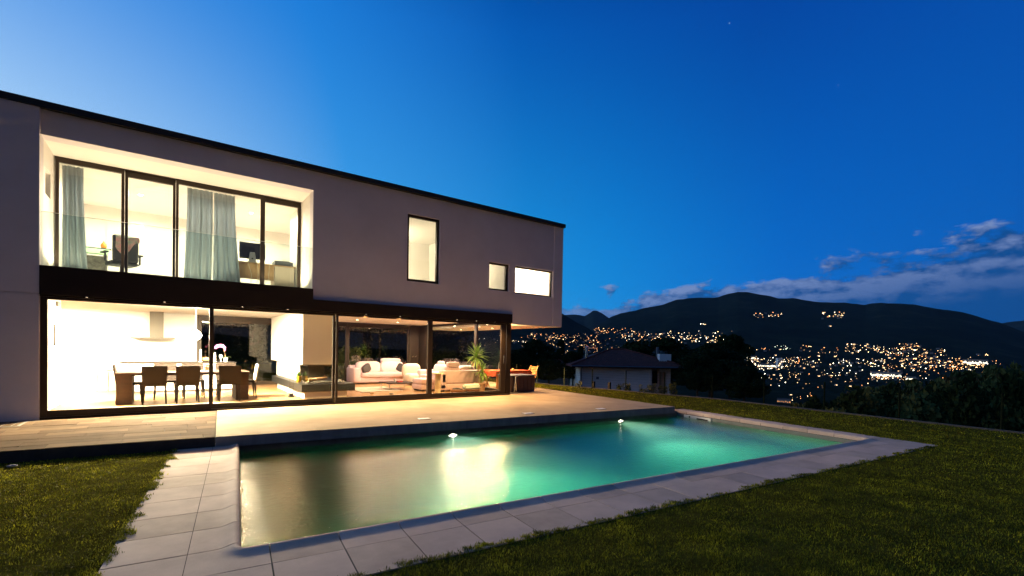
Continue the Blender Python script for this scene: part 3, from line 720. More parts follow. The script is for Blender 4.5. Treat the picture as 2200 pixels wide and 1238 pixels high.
# ---- upstairs windows
uw = glazed('study_window', -1.85, -.80, 2.752, 5.056, 12.825, 12.895, .06, wt=.10, wb=.06, wl=.05, wr=.05)
glazed('study_window', -.795, .075, 2.752, 5.056, 12.90, 12.97, .05, wt=.13, wb=.06)
glazed('study_window', .08, 1.80, 2.752, 5.056, 12.825, 12.895, .05, wt=.10, wb=.06)
glazed('study_window', 1.805, 2.672, 2.752, 5.056, 12.90, 12.97, .05, wt=.13, wb=.06, wr=.07)
P(MB().box(-1.869, 2.679, 12.828, 12.955, 5.0565, 5.060), 'window_track', 'dark_bronze')
glazed('window', 5.042, 5.998, 3.182, 4.968, YF + .06, YF + .13, .07, wb=.07, wt=.07)
glazed('window', 7.642, 8.378, 3.192, 4.018, YF + .06, YF + .13, .05, wr=.075)
glazed('window', 8.622, 10.163, 3.162, 4.018, YF + .06, YF + .13, .045, wr=.055)
bal = P(MB().box(-1.862, 2.674, YF + .004, YF + .020, 2.75, 3.70), 'balustrade', 'balustrade_glass')
MB().box(-1.862, 2.674, YF + .002, YF + .022, 3.701, 3.706).build('top_edge', 'clear_glass_solid', bal)
# picture and vent on the hall wall
pf = thing('wall_picture', 'small pale framed picture on the hall wall by the left sliding door', 'picture', (-1.93, 13.65, 1.33))
MB().box(-1.948, -1.92, 13.36, 13.93, 1.31, 1.75).build('frame', 'steel', pf); MB().box(-1.919, -1.915, 13.44, 13.85, 1.37, 1.69).build('print', 'picture_art', pf)
o = MB().rbox(-1.948, -1.90, 13.58, 13.80, 2.14, 2.24, .01).build('wall_speaker', 'steel'); tag(o, 'small beige box mounted high on the hall wall', 'speaker')

# ================================================================== LAMPS
def spot(name, loc, power, col, size=rad(130), blend=.6, r=.04, rot=(0, 0, 0)):
    d = bpy.data.lights.new(name, 'SPOT'); d.energy = power; d.color = col; d.spot_size = size; d.spot_blend = blend; d.shadow_soft_size = r
    o = bpy.data.objects.new(name, d); COL.objects.link(o); o.location = loc; o.rotation_euler = rot; return o
def downlight(label, x, y, z, em, power, col, group, size=rad(176)):
    t_ = thing('ceiling_downlight', label, 'downlight', (x, y, z), 0, group)
    MB().lathe([(.055, -.001), (.062, -.012), (.045, -.012), (.045, -.004)], n=18).build('trim_ring', 'aluminium', t_, world=False, smooth=True)
    MB().lathe([(.0, -.0105), (.044, -.0105), (.044, -.006), (.0, -.006)], n=14).build('lens', em, t_, world=False)
    s_ = spot('downlight_beam', (x, y, z - .03), power, col, size, .3); return t_
LIV = (1.0, .72, .50)
for x, y, w in ((5.08, 13.93, 'brightest living room downlight, left of the pair nearest the glass'), (6.49, 13.85, 'living room downlight above the ottoman, right of the pair nearest the glass'),
                (5.14, 16.01, 'downlight above the left end of the pink sofa'), (6.66, 16.14, 'downlight above the right end of the pink sofa'),
                (7.75, 13.9, 'living room downlight above the yucca corner'), (7.85, 16.1, 'living room downlight above the pale armchair')):
    downlight(w, x, y, 2.334, 'downlight', 330 if x > 7.5 else 115, LIV, 'downlights in the living room ceiling')
for x, y, w in ((-.61, 14.62, 'study ceiling downlight above the office chair'), (1.76, 14.60, 'study ceiling downlight above the computer screen')):
    downlight(w, x, y, 5.019, 'downlight_up', 600, (1.0, .80, .56), 'downlights in the study ceiling', rad(176))
def ceiling_panel(label, cx, cy_, lx, ly, z, em):
    t_ = thing('assumed_ceiling_light', label, 'ceiling light', (cx, cy_, z))
    MB().box(-lx / 2 - .02, lx / 2 + .02, -ly / 2 - .02, ly / 2 + .02, -.03, -.001).build('housing', 'white_paint', t_, world=False)
    MB().box(-lx / 2, lx / 2, -ly / 2, ly / 2, -.034, -.0305).build('diffuser', em, t_, world=False)
ceiling_panel('assumed flat kitchen ceiling light over the hall side of the kitchen', -2.9, 16.4, .4, .9, 2.334, 'kitchen_light')  # assumed lamp, not in view, added to brighten the kitchen
t_ = thing('assumed_ceiling_light', 'assumed suspended long kitchen light above the near side of the dining table', 'ceiling light', (.2, 13.75, 2.334))  # assumed too: kept hidden by the lintel, added for the kitchen's brightness
MB().box(-1.1, 1.1, -.12, .12, -.046, -.042).build('diffuser', 'kitchen_light', t_, world=False)
for x_ in (-.9, .9): MB().box(x_ - .01, x_ + .01, -.01, .01, -.041, -.001).build('hanger', 'steel', t_, world=False)
for x, y, sz, em, lb in ((5.15, 14.2, .30, 'room_light', 'assumed hanging box lamp in the room behind the tall upstairs window'), (7.72, 13.8, .18, 'room_light', 'assumed hanging box lamp in the room behind the square upstairs window'), (9.0, 13.6, .26, 'kitchen_light', 'assumed hanging box lamp in the room behind the wide upstairs window')):  # assumed lamps, placed out of view to light the rooms behind the windows
    t_ = thing('assumed_hanging_lamp', lb, 'pendant lamp', (x, y, 4.62))
    MB().rbox(-sz / 2, sz / 2, -sz / 2, sz / 2, -.09, .0, .02, 1).build('shade', em, t_, world=False); MB().tube((0, 0, .001), (0, 0, .40), .006, n=6).build('cord', 'office_black', t_, world=False)
for x, lb in ((-1.45, 'assumed floor uplight at the left end of the loggia, behind the parapet'), (.4, 'assumed floor uplight in the middle of the loggia, behind the parapet'), (2.25, 'assumed floor uplight at the right end of the loggia, behind the parapet')):  # assumed lamps, hidden by the parapet, added to brighten the loggia
    t_ = thing('assumed_floor_uplight', lb, 'uplight', (x, 12.45, 2.751), 0, 'assumed uplights in the loggia floor')
    MB().lathe([(.05, 0), (.06, .012), (.045, .014), (.045, .004)], n=16).build('trim_ring', 'aluminium', t_, world=False)
    MB().lathe([(0, .004), (.044, .004), (.044, .008), (0, .008)], n=14).build('lens', 'downlight_up', t_, world=False)
    spot('assumed_uplight_beam', (x, 12.45, 2.78), 135, (1.0, .74, .44), rad(165), .4, .05, (math.pi, 0, 0))
for x, lb in ((.50, 'glowing round pendant lamp above the dining table beside the door post'),):
    pd = thing('pendant_lamp', lb, 'pendant lamp', (x, 13.75, 1.50))
    MB().puff((0, 0, .11), (.11, .11, .11), e=1, n=18, m=12).build('globe', 'pendant_glow', pd, world=False, smooth=True)
    MB().tube((0, 0, .215), (0, 0, .833), .006, n=6).build('cord', 'office_black', pd, world=False)
for i in range(9):  # row assumed from faint specks; places and powers chosen for the terrace glow
    x = (-1.25, -.10, 1.25, 2.15, 3.95, 4.85, 6.55, 7.2, 7.85)[i]
    t_ = thing('fascia_lamp', ['leftmost small lamp under the black fascia beam', 'small fascia lamp over the left chair', 'small fascia lamp over the dining table', 'small fascia lamp before the left face of the fireplace hood', 'small fascia lamp just right of the second door post', 'small fascia lamp over the pink sofa', 'small fascia lamp just right of the third door post', 'small fascia lamp over the wicker baskets', 'rightmost small lamp under the black fascia beam'][i], 'downlight', (x, YF - .055, 2.229), 0, 'assumed small lamps under the fascia beam')
    MB().lathe([(.016, -.001), (.020, -.010), (.014, -.010), (.014, -.003)], n=12).build('trim_ring', 'aluminium', t_, world=False); MB().lathe([(0, -.008), (.0135, -.008), (.0135, -.004), (0, -.004)], n=10).build('lens', 'downlight', t_, world=False)
    spot('fascia_beam_light', (x, YF - .075, 2.212), 14 if x < .3 else (290 if x > 6 else (210 if x > 3.5 else 75)), (1.0, .56, .20), rad(140), .8, .02, (rad(-6 if x > 3 else -24), 0, 0))
for x, y, lb in ((9.57, 14.3, 'soffit downlight over the orange clothed garden table'), (9.57, 16.6, 'assumed soffit downlight deeper under the overhang beside the side glazing')):  # first taken from a bright dot behind the glass, second assumed
    downlight(lb, x, y, 2.189, 'downlight', 950, (1.0, .60, .25), 'downlights in the soffit')
t_ = thing('assumed_wall_lamp', 'small assumed uplight, unseen behind the dark corner post, added to wash the soffit', 'assumed wall lamp', (8.60, 11.95, 1.78))  # assumed lamp, out of sight behind the post, added to light the soffit
MB().tube((0, 0, -.07), (0, 0, .05), .033, n=12).build('body', 'office_black', t_, world=False); MB().lathe([(0, .051), (.028, .051), (.028, .055), (0, .055)], n=12).build('lens', 'downlight', t_, world=False); MB().box(-.04, .0, -.055, -.03, -.03, .01).build('bracket', 'office_black', t_, world=False)
spot('assumed_wall_lamp_beam', (8.62, 11.96, 1.86), 34, (1.0, .58, .22), rad(165), .5, .03, (math.pi, 0, 0))
# underwater lamps on the house side of the pool
for i, s_ in enumerate((3.62, 8.06)):
    x, y, z = PP(s_, PW - .018, ZW - .075)
    t_ = thing('pool_lamp', ['glaring underwater lamp on the pool wall, the one nearer the house door', 'glaring underwater lamp on the pool wall near the skimmer end'][i], 'pool lamp', (x, y, z), PA, 'underwater pool lamps')
    mb = MB(); mb.lathe([(.0, 0), (.115, 0), (.115, .018), (.09, .026), (.09, .012), (0, .012)], n=20)
    mb.v = [(a, -c, b) for a, b, c in mb.v]; mb.build('rim', 'steel', t_, world=False, smooth=True)
    mb = MB(); mb.lathe([(.0, .013), (.085, .013), (.06, .018), (.0, .020)], n=20)
    mb.v = [(a, -c, b) for a, b, c in mb.v]; mb.build('lens', 'pool_lens', t_, world=False, smooth=True)
    q = PP(s_, PW - .09, ZW - .085)
    sp = spot('pool_lamp_beam', q, 1750, (1.0, .96, .80), rad(92), 1.0, .05)
    dirv = (-e2 + Vector((0, 0, -.09))).normalized(); sp.rotation_euler = dirv.to_track_quat('-Z', 'Y').to_euler()

# ================================================================== KITCHEN AND DINING
isl = thing('kitchen_island', 'white kitchen island with a thin dark worktop behind the dining table', 'kitchen island', (.24, 16.05, .03))
MB().box(-1.02, 1.50, 15.70, 16.45, .13, .872).build('cabinet', 'cabinet_white', isl)
MB().box(-.98, 1.46, 15.75, 16.40, .031, .13).build('plinth', 'steel', isl)
MB().box(-1.07, 1.55, 15.66, 16.50, .873, .892).build('worktop', 'counter_dark', isl)
hd = thing('range_hood', 'steel range hood with square chimney on the kitchen wall', 'range hood', (-.35, 17.75, 1.5))
MB().box(-.50, -.17, 17.5, 17.83, 1.571, 2.334).build('chimney', 'hood_steel', hd); MB().box(-.95, .11, 17.48, 17.995, 1.54, 1.57).build('canopy', 'hood_steel', hd)
kc = thing('kitchen_base_unit', 'white base units along the kitchen back wall under the hood', 'kitchen unit', (-.7, 17.7, .03))
MB().box(-2.2, .6, 17.42, 17.995, .031, .86).build('cabinet', 'cabinet_white', kc); MB().box(-2.2, .62, 17.40, 17.995, .861, .89).build('worktop', 'cabinet_white', kc)
tb = thing('dining_table', 'long dark wooden dining table on slab legs', 'dining table', (.3, 13.75, .03))
MB().rbox(-.97, 1.60, 13.28, 14.22, .66, .735, .006, 1).build('tabletop', 'dark_wood', tb)
for x in (-.955, 1.31): MB().box(x, x + .275, 13.31, 14.19, .031, .658).build('leg', 'dark_wood', tb)
# dining chairs: local frame faces +Y (backrest at -Y)
def make_chair(name, label, m, legm):
    t_ = thing(name, label, 'dining chair', (0, -50, 0), 0, 'dining chairs round the table')
    b = MB(); b.hexa([(-.22, -.235, .40), (.22, -.235, .40), (.22, -.20, .40), (-.22, -.20, .40)], [(-.235, -.30, .86), (.235, -.30, .86), (.235, -.275, .86), (-.235, -.275, .86)])
    b.build('backrest', m, t_, world=False)
    MB().rbox(-.22, .22, -.23, .22, .40, .455, .015, 2).build('seat', m, t_, world=False)
    for sx in (-1, 1):
        for sy in (-1, 1):
            l = MB(); x, y = sx * .19, -.205 if sy < 0 else .19
            l.hexa([(x + sx * .02 - .013, y + sy * .03 - .013, 0), (x + sx * .02 + .013, y + sy * .03 - .013, 0), (x + sx * .02 + .013, y + sy * .03 + .013, 0), (x + sx * .02 - .013, y + sy * .03 + .013, 0)],
                   [(x - .022, y - .022, .40), (x + .022, y - .022, .40), (x + .022, y + .022, .40), (x - .022, y + .022, .40)]); l.build('leg', legm, t_, world=False)
    return t_
ch = make_chair('dining_chair', '', 'chair_leather', 'chair_leather')
spots = [(-.28, 13.30, 0, 'dark dining chair, near side of the table, left of three with backs to the glass'), (.32, 13.28, .05, 'dark dining chair, near side of the table, middle of three backs'), (1.17, 13.30, -.04, 'dark dining chair, near side of the table, right of the door post'),
         (-.10, 14.35, math.pi, 'dark dining chair on the island side of the table, leftmost there'), (.48, 14.34, math.pi + .05, 'dark dining chair on the island side of the table, middle'), (1.2, 14.34, math.pi, 'dark dining chair on the island side of the table, rightmost there'),
         (-.74, 13.85, -math.pi / 2, 'dark dining chair at the hall end of the table, seen side on')]
for i, (x, y, a, lb) in enumerate(spots):
    if i == 0:
        M = Matrix.Translation((x, y, .031)) @ Matrix.Rotation(a, 4, 'Z'); ch.matrix_world = M; WM[ch] = M; ch['label'] = lb
    else: dup(ch, (x, y, .031), a, lb)
c2 = make_chair('dining_chair', 'cream backed dining chair at the fireplace end of the table', 'chair_leather', 'chair_leather')
c2.matrix_world = Matrix.Translation((1.57, 13.9, .031)) @ Matrix.Rotation(math.pi / 2, 4, 'Z')
for cc in KID[c2.name]:
    if cc.name.startswith('backrest'): cc.data.materials[0] = MATS['cream_leather']
# things on table and island
def potted(name, label, cat, loc, potmat, r, h):
    t_ = thing(name, label, cat, loc); MB().lathe([(0, 0), (r * .7, 0), (r, h), (r * .88, h), (r * .8, h * .85), (0, h * .85)], n=16).build('pot', potmat, t_, world=False, smooth=True); return t_
def leafstrip(L, w, droop, n=4, fold=.25):
    """long leaf along +X, bending down"""
    v = []; f = []
    for i in range(n + 1):
        q = i / n; x = L * q * (1 - .18 * droop * q); z = -droop * L * q * q * .55
        ww = w * (math.sin(math.pi * min(1, .12 + q * .88)) ** .6 if q < 1 else 0.02) * (1 - q * .35)
        v += [(x, -ww / 2, z + ww * fold), (x, 0, z), (x, ww / 2, z + ww * fold)]
    for i in range(n):
        a = i * 3; f += [(a, a + 3, a + 4, a + 1), (a + 1, a + 4, a + 5, a + 2)]
    k = len(v); v += [(x, y, z - .0025) for x, y, z in v]; f += [tuple(j + k for j in q[::-1]) for q in f]
    return MB().add(v, f)
tp = potted('table_plant', 'small green plant in a pale pot on the dining table', 'plant', (.73, 13.75, .736), 'terracotta', .07, .10)
lm = leafstrip(.11, .04, .5).mesh('leaf', 'leaf_green', True)
for i in range(12): meshobj('leaf', lm, tp, Matrix.Translation((0, 0, .10)) @ Matrix.Rotation(i * 2.4, 4, 'Z') @ Matrix.Rotation(-.4 - .07 * i, 4, 'Y'))
MB().lathe([(0, 0), (.12, 0), (.13, .008), (0, .006)], n=18).build('saucer', 'cream_leather', tp, world=False)
orc = potted('orchid', 'pink orchid in a white pot on the end of the kitchen island', 'orchid', (1.30, 15.95, .893), 'plastic_white', .065, .12)
st = [(0, 0, .10), (-.02, 0, .25), (-.05, -.01, .38), (-.12, -.02, .45), (-.20, -.03, .44)]
MB().path(st, .005).build('stem', 'log_wood', orc, world=False)
olm = leafstrip(.18, .07, .6).mesh('leaf', 'leaf_green', True)
for a in (.2, 2.6, 3.5, 5.6): meshobj('leaf', olm, orc, Matrix.Translation((0, 0, .115)) @ Matrix.Rotation(a, 4, 'Z') @ Matrix.Rotation(-.45, 4, 'Y'))
fl_ = MB()
for k_ in range(5): 
    a = k_ * 2 * math.pi / 5; fl_.puff((.03 * math.cos(a), 0, .03 * math.sin(a)), (.026, .006, .026), e=.9, n=8, m=5)
flm = fl_.mesh('blossom', 'orchid', True)
for i, (x, z) in enumerate(((-.03, .40), (-.075, .455), (-.13, .47), (-.19, .455), (-.235, .42), (-.015, .36))): meshobj('blossom', flm, orc, Matrix.Translation((x, -.03, z)) @ Matrix.Rotation(.4 * i - 1, 4, 'Z'))
for i, (x, h, lb) in enumerate(((1.03, .26, 'tall white candle on the island beside the orchid'), (.69, .34, 'tall thin white candle on the island at the edge of the window frame'))):
    t_ = thing('candle', lb, 'candle', (x, 15.85, .893)); MB().lathe([(0, 0), (.045, 0), (.05, .012), (.022, .02), (.022, .05), (0, .05)], n=14).build('holder', 'plastic_white', t_, world=False, smooth=True)
    MB().lathe([(0, .051), (.024, .051), (.024, h), (.005, h + .012), (0, h + .012)], n=12).build('wax', 'candle_wax', t_, world=False, smooth=True)
wg = MB().lathe([(0, 0), (.04, 0), (.008, .008), (.007, .09), (.04, .13), (.045, .17), (.036, .20), (.033, .20), (.04, .16), (0, .105)], n=16).build('wine_glass', 'clear_glass_solid', world=False, loc=(1.17, 15.8, .893), smooth=True)
tag(wg, 'stemmed wine glass standing beside the orchid on the island', 'wine glass')
br = MB().puff((0, 0, .07), (.10, .07, .06), e=.8, n=14, m=8).build('bread_loaf', 'bread_brown', world=False, loc=(.82, 15.95, .893), smooth=True); tag(br, 'round brown loaf on the island by the thin candle', 'bread')
fb_ = thing('fruit_bowl', 'shallow bowl of orange fruit on the island', 'fruit bowl', (.95, 16.1, .893))
MB().lathe([(0, 0), (.05, 0), (.13, .05), (.12, .05), (.05, .012), (0, .012)], n=18).build('bowl', 'cream_leather', fb_, world=False, smooth=True)
for a in range(4): MB().puff((.05 * math.cos(a * 1.6), .05 * math.sin(a * 1.6), .055), (.036, .036, .036), e=1, n=12, m=8).build('fruit', 'fruit_orange', fb_, world=False, smooth=True)
for i, x in enumerate((-1.56, -1.33)):
    t_ = thing('bar_stool', ['chrome legged bar stool in the kitchen, the one nearer the hall', 'chrome legged bar stool in the kitchen with the darker seat'][i], 'bar stool', (x, 17.1, .031), 0, 'bar stools in the kitchen')
    MB().lathe([(0, .56), (.09, .565), (.15, .60), (.14, .61), (.0, .585)], n=16).build('seat', ['clear_glass_solid', 'steel'][i], t_, world=False, smooth=True)
    for a in range(3): MB().tube((.13 * math.cos(a * 2.09), .13 * math.sin(a * 2.09), 0), (.09 * math.cos(a * 2.09), .09 * math.sin(a * 2.09), .57), .009, n=6).build('leg', 'chrome', t_, world=False)

# ================================================================== FIREPLACE
fp = thing('fireplace', 'corner fireplace with white floating hood over a black stone ledge', 'fireplace', (3.2, 14.8, .031))
MB().box(2.77, 3.58, 13.0, 17.7, .91, 2.334).build('hood', 'white_paint', fp)
MB().box(2.93, 3.52, 14.05, 17.6, .402, .909).build('chimney_breast', 'white_paint', fp)
MB().box(2.72, 4.08, 12.8, 17.2, .205, .40).build('ledge', 'black_stone', fp)
MB().box(2.80, 3.88, 12.88, 16.6, .031, .204).build('base', 'white_paint', fp)
bx = MB(); bx.box(2.92, 3.56, 13.95, 14.04, .402, .908).box(2.92, 3.56, 13.08, 13.95, .402, .43); bx.box(2.92, 3.56, 13.08, 13.95, .86, .908)
fbx = bx.build('firebox', 'fire_brick', fp)
MB().box(2.915, 2.922, 13.08, 13.95, .431, .859).build('side_glass', 'pane_glass', fbx); MB().box(2.92, 3.56, 13.07, 13.078, .431, .859).build('front_glass', 'pane_glass', fbx); MB().box(3.562, 3.569, 13.08, 13.95, .431, .859).build('side_glass', 'pane_glass', fbx)
for i, (a, b) in enumerate((((3.0, 13.35, .47), (3.45, 13.5, .49)), ((3.05, 13.55, .465), (3.5, 13.42, .53)), ((2.98, 13.7, .47), (3.3, 13.75, .47)))): MB().tube(a, b, .04, .035, 8).build('log', 'log_wood', fbx)
ft = thing('fire_tool_set', 'upright set of wood handled fire irons standing left of the ledge', 'fire irons', (2.60, 13.45, .031))
MB().rbox(-.07, .07, -.07, .07, 0, .03, .005, 1).build('base', 'office_black', ft, world=False)
for i, x in enumerate((-.045, -.015, .015, .045)):
    MB().tube((x, 0, .03), (x, 0, .60), .005, n=6).build('rod', 'chrome', ft, world=False); MB().tube((x, 0, .60), (x, 0, .74), .011, n=8).build('handle', 'log_wood', ft, world=False)
MB().box(-.05, .05, -.03, .03, .03, .10).build('brush', 'office_black', ft, world=False)
cp = potted('cactus', 'green cactus in a bright yellow pot on the fireplace ledge', 'cactus', (2.84, 13.75, .401), 'yellow_glaze', .085, .17)
for x, y, h in ((0, 0, .16), (.035, .02, .11), (-.03, .015, .10)): MB().puff((x, y, .15 + h / 2), (.025, .025, h / 2), e=.9, n=10, m=8).build('stem', 'leaf_green', cp, world=False, smooth=True)
cm = thing('candle_lantern', 'pale figure of clustered white shells on the right end of the ledge', 'ornament', (3.75, 13.1, .401))
for i in range(9): MB().puff((RNG.uniform(-.12, .12), RNG.uniform(-.09, .09), .03 + .02 * (i % 3)), (.035, .03, .03), e=.8, n=8, m=6).build('shell', 'plastic_white', cm, world=False, smooth=True)
cm.name = 'shell_ornament'
vs_ = MB().lathe([(0, 0), (.05, 0), (.06, .10), (.045, .17), (.05, .19), (.04, .19), (0, .06)], n=14).build('vase', 'plastic_white', world=False, loc=(3.68, 13.4, .401), smooth=True); tag(vs_, 'small white vase on the ledge at the firebox corner', 'vase')
rtj = thing('toy_tray', 'red tray heaped with small things on the back of the ledge', 'tray', (3.85, 15.9, .401))
MB().box(-.20, .20, -.15, .15, 0, .05).build('tray', 'red_paint', rtj, world=False)
for i in range(5): MB().puff((RNG.uniform(-.14, .14), RNG.uniform(-.1, .1), .065), (.04, .03, .022), e=.9, n=8, m=6).build('item', ['plastic_white', 'red_paint'][i % 2], rtj, world=False, smooth=True)

# ================================================================== LIVING ROOM
def cushion(mb_owner, name, c, h, m, e=.30, R=None): return MB().puff(c, h, e=e, n=20, m=12, R=R).build(name, m, mb_owner, world=False, smooth=True)
def sofa(name, label, loc, rz, w, nseat, heads):
    """local frame: front is -Y"""
    t_ = thing(name, label, 'sofa', loc, rz); d = .92; aw = .27
    MB().rbox(-w / 2 + .02, w / 2 - .02, -d / 2 + .03, d / 2, .05, .24, .03, 2).build('base', 'sofa_pink', t_, world=False, smooth=True)
    for s in (-1, 1): MB().rbox(min(s * w / 2, s * (w / 2 - aw)), max(s * w / 2, s * (w / 2 - aw)), -d / 2, d / 2, .05, .60, .06, 3).build('armrest', 'sofa_pink', t_, world=False, smooth=True)
    MB().rbox(-w / 2 + .05, w / 2 - .05, d / 2 - .20, d / 2, .24, .68, .06, 3).build('back_frame', 'sofa_pink', t_, world=False, smooth=True)
    sw = (w - 2 * aw) / nseat
    cushion(t_, 'seat_cushion', (0, -.10, .33), ((w - 2 * aw) / 2 + .0, d / 2 - .07, .10), 'sofa_pink', .22)
    for i in range(nseat):
        x = -w / 2 + aw + sw * (i + .5); R = Matrix.Rotation(-.22, 3, 'X')
        cushion(t_, 'back_cushion', (x, d / 2 - .27, .60), (sw / 2, .12, .22), 'sofa_pink', .38, R)
        if i in heads:
            cushion(t_, 'headrest', (x, d / 2 - .16, .86), (sw / 2 - .06, .085, .085), 'sofa_pink', .45)
    for sx in (-1, 1): MB().box(sx * (w / 2 - .15) - .06, sx * (w / 2 - .15) + .06, -d / 2 + .06, d / 2 - .06, 0, .05).build('foot', 'office_black', t_, world=False)
    return t_
sofa('sofa', 'pink leather sofa facing the garden with two dark cushions', (6.58, 17.48, .031), 0, 2.42, 2, (1,))
for i, (x, rz, lb) in enumerate(((5.86, .5, 'dark grey cushion leaning at the left arm of the pink sofa'), (7.25, -.55, 'dark grey cushion leaning at the right arm of the pink sofa'))):
    o = MB().puff((0, 0, .14), (.20, .07, .16), e=.38, n=16, m=10, R=Matrix.Rotation(.5 * (1 if i else -1), 3, 'Y')).build('scatter_cushion', 'cushion_grey', world=False, loc=(x, 17.12, .46), rz=rz, smooth=True); tag(o, lb, 'cushion', 'dark scatter cushions')
sofa('sofa', 'pink leather sofa with its back to the glass beside the yucca', (7.62, 13.52, .031), math.pi, 1.66, 2, (1,))
sofa('sofa', 'pink leather sofa along the side glazing behind the yucca', (7.86, 15.35, .031), -math.pi / 2, 1.5, 2, (0,)).scale = (1, 1, .95)
ar = thing('armchair', 'pale rounded armchair beside the pink sofa', 'armchair', (7.35, 16.2, .031))
cushion(ar, 'seat', (0, 0, .22), (.34, .34, .20), 'cream_leather', .4); cushion(ar, 'backrest', (.0, .26, .50), (.36, .12, .28), 'cream_leather', .5)
ot = thing('ottoman', 'low pink leather ottoman right of the coffee table', 'ottoman', (6.72, 13.78, .031))
MB().rbox(-.38, .38, -.36, .36, .05, .22, .03, 2).build('base', 'sofa_pink', ot, world=False, smooth=True); cushion(ot, 'cushion', (0, 0, .31), (.39, .37, .09), 'sofa_pink', .25)
for sx in (-1, 1): MB().box(sx * .28 - .04, sx * .28 + .04, -.30, .30, 0, .05).build('foot', 'office_black', ot, world=False)
cft = thing('coffee_table', 'low dark coffee table on thin legs in front of the pink sofa', 'coffee table', (6.0, 14.62, .031))
MB().rbox(-.42, .52, -.40, .42, .20, .235, .004, 1).build('tabletop', 'dark_wood', cft, world=False)
for x in (-.36, .46):
    for y in (-.35, .37): MB().tube((x, y, 0), (x, y, .20), .018, .018, 8).build('leg', 'chrome', cft, world=False)
o = MB().lathe([(0, 0), (.035, 0), (.04, .12), (.034, .12), (.03, .01), (0, .01)], n=14).build('tumbler', 'clear_glass_solid', world=False, loc=(5.93, 14.55, .268), smooth=True); tag(o, 'glass tumbler standing on the coffee table', 'glass')
o = MB().rbox(-.08, .08, -.05, .05, 0, .04, .005, 1).build('small_box', 'red_paint', world=False, loc=(6.08, 14.5, .268)); tag(o, 'small red box lying on the coffee table', 'box')
rg = MB().box(4.65, 5.95, 13.95, 15.6, .031, .045).build('rug', 'rug_cream'); tag(rg, 'cream rug on the wooden floor by the coffee table', 'rug')
for i, (x, y, lb) in enumerate(((4.75, 13.35, 'small pale toy lying on the floor in front of the rug'), (5.2, 13.0, 'flat grey toy lying on the floor near the sliding door'))):
    o = MB().puff((0, 0, .025), (.07, .04, .025), e=.7, n=10, m=6).build('floor_toy', ['terracotta', 'steel'][i], world=False, loc=(x, y, .031), smooth=True); tag(o, lb, 'toy')
sp_ = thing('scratching_post', 'pale rope scratching post standing just inside the glass', 'scratching post', (6.50, 12.62, .031))
MB().lathe([(0, .0), (.085, 0), (.088, .14), (.084, .15), (.088, .16), (.085, .60), (0, .60)], n=18).build('post', 'rope', sp_, world=False, smooth=True)
MB().lathe([(0, .601), (.20, .605), (.20, .625), (0, .63)], n=20).build('platform', 'rope', sp_, world=False)
for i, (x, y, lb) in enumerate(((7.14, 12.52, 'low wicker basket with a dark cat curled in it'), (7.62, 12.45, 'low wicker basket under the rolled blanket'))):
    t_ = thing('wicker_basket', lb, 'basket', (x, y, .031), 0, 'wicker baskets inside the glass')
    MB().lathe([(0, 0), (.20, 0), (.25, .10), (.26, .11), (.23, .11), (.19, .02), (0, .02)], n=20).build('bowl', 'wicker', t_, world=False, smooth=True)
    MB().lathe([(.245, .10), (.262, .112), (.25, .124), (.235, .112), (.245, .10)], n=20).build('rim', 'wicker', t_, world=False, smooth=True)
ct = thing('cat', 'dark cat curled up in the left wicker basket', 'cat', (7.14, 12.52, .06))
bm = bmesh.new()
loop = [(.11, -.03, .05, .055), (.08, .06, .06, .065), (0, .10, .065, .07), (-.09, .07, .065, .065), (-.13, -.02, .06, .05), (-.10, -.09, .065, .042), (-.05, -.115, .075, .046), (-.015, -.13, .072, .030), (.01, -.14, .066, .016)]
c_ = MB(); prev = None; n_ = 12; vv = []; ff = []
for k_, (x, y, z, r_) in enumerate(loop):
    nx = loop[min(k_ + 1, len(loop) - 1)]; pv = loop[max(k_ - 1, 0)]; dd = Vector((nx[0] - pv[0], nx[1] - pv[1], nx[2] - pv[2])).normalized(); a_ = dd.cross(Vector((0, 0, 1))).normalized(); b_ = a_.cross(dd)
    for i in range(n_): q_ = Vector((x, y, z)) + a_ * r_ * math.cos(2 * math.pi * i / n_) + b_ * r_ * math.sin(2 * math.pi * i / n_); vv.append(q_[:])
for k_ in range(len(loop) - 1):
    for i in range(n_): ff.append((k_ * n_ + i, k_ * n_ + (i + 1) % n_, (k_ + 1) * n_ + (i + 1) % n_, (k_ + 1) * n_ + i))
ff += [tuple(range(n_ - 1, -1, -1)), tuple((len(loop) - 1) * n_ + i for i in range(n_))]; c_.add(vv, ff)
for s_ in (-1, 1): c_.tube((-.055 + .022 * s_, -.105, .11), (-.058 + .026 * s_, -.10, .152), .016, .002, 6)
c_.path([(.12, -.04, .05), (.13, -.10, .05), (.09, -.15, .05), (.03, -.17, .05)], .014, 8)
bm.free(); c_.build('body', 'cat_fur', ct, world=False, smooth=True)
bl = MB(); bl.tube((-.28, 0, .085), (.26, .02, .09), .085, .085, 16)
bl.tube((.26, .02, .09), (.30, .02, .09), .06, .05, 14); bl.tube((-.28, 0, .085), (-.32, 0, .085), .06, .045, 14); bl.puff((.0, -.02, .05), (.30, .09, .05), e=.6)
o = bl.build('rolled_blanket', 'blanket', world=False, loc=(7.60, 12.47, .135), rz=.05, smooth=True); tag(o, 'pale green rolled blanket lying across the right basket', 'blanket')
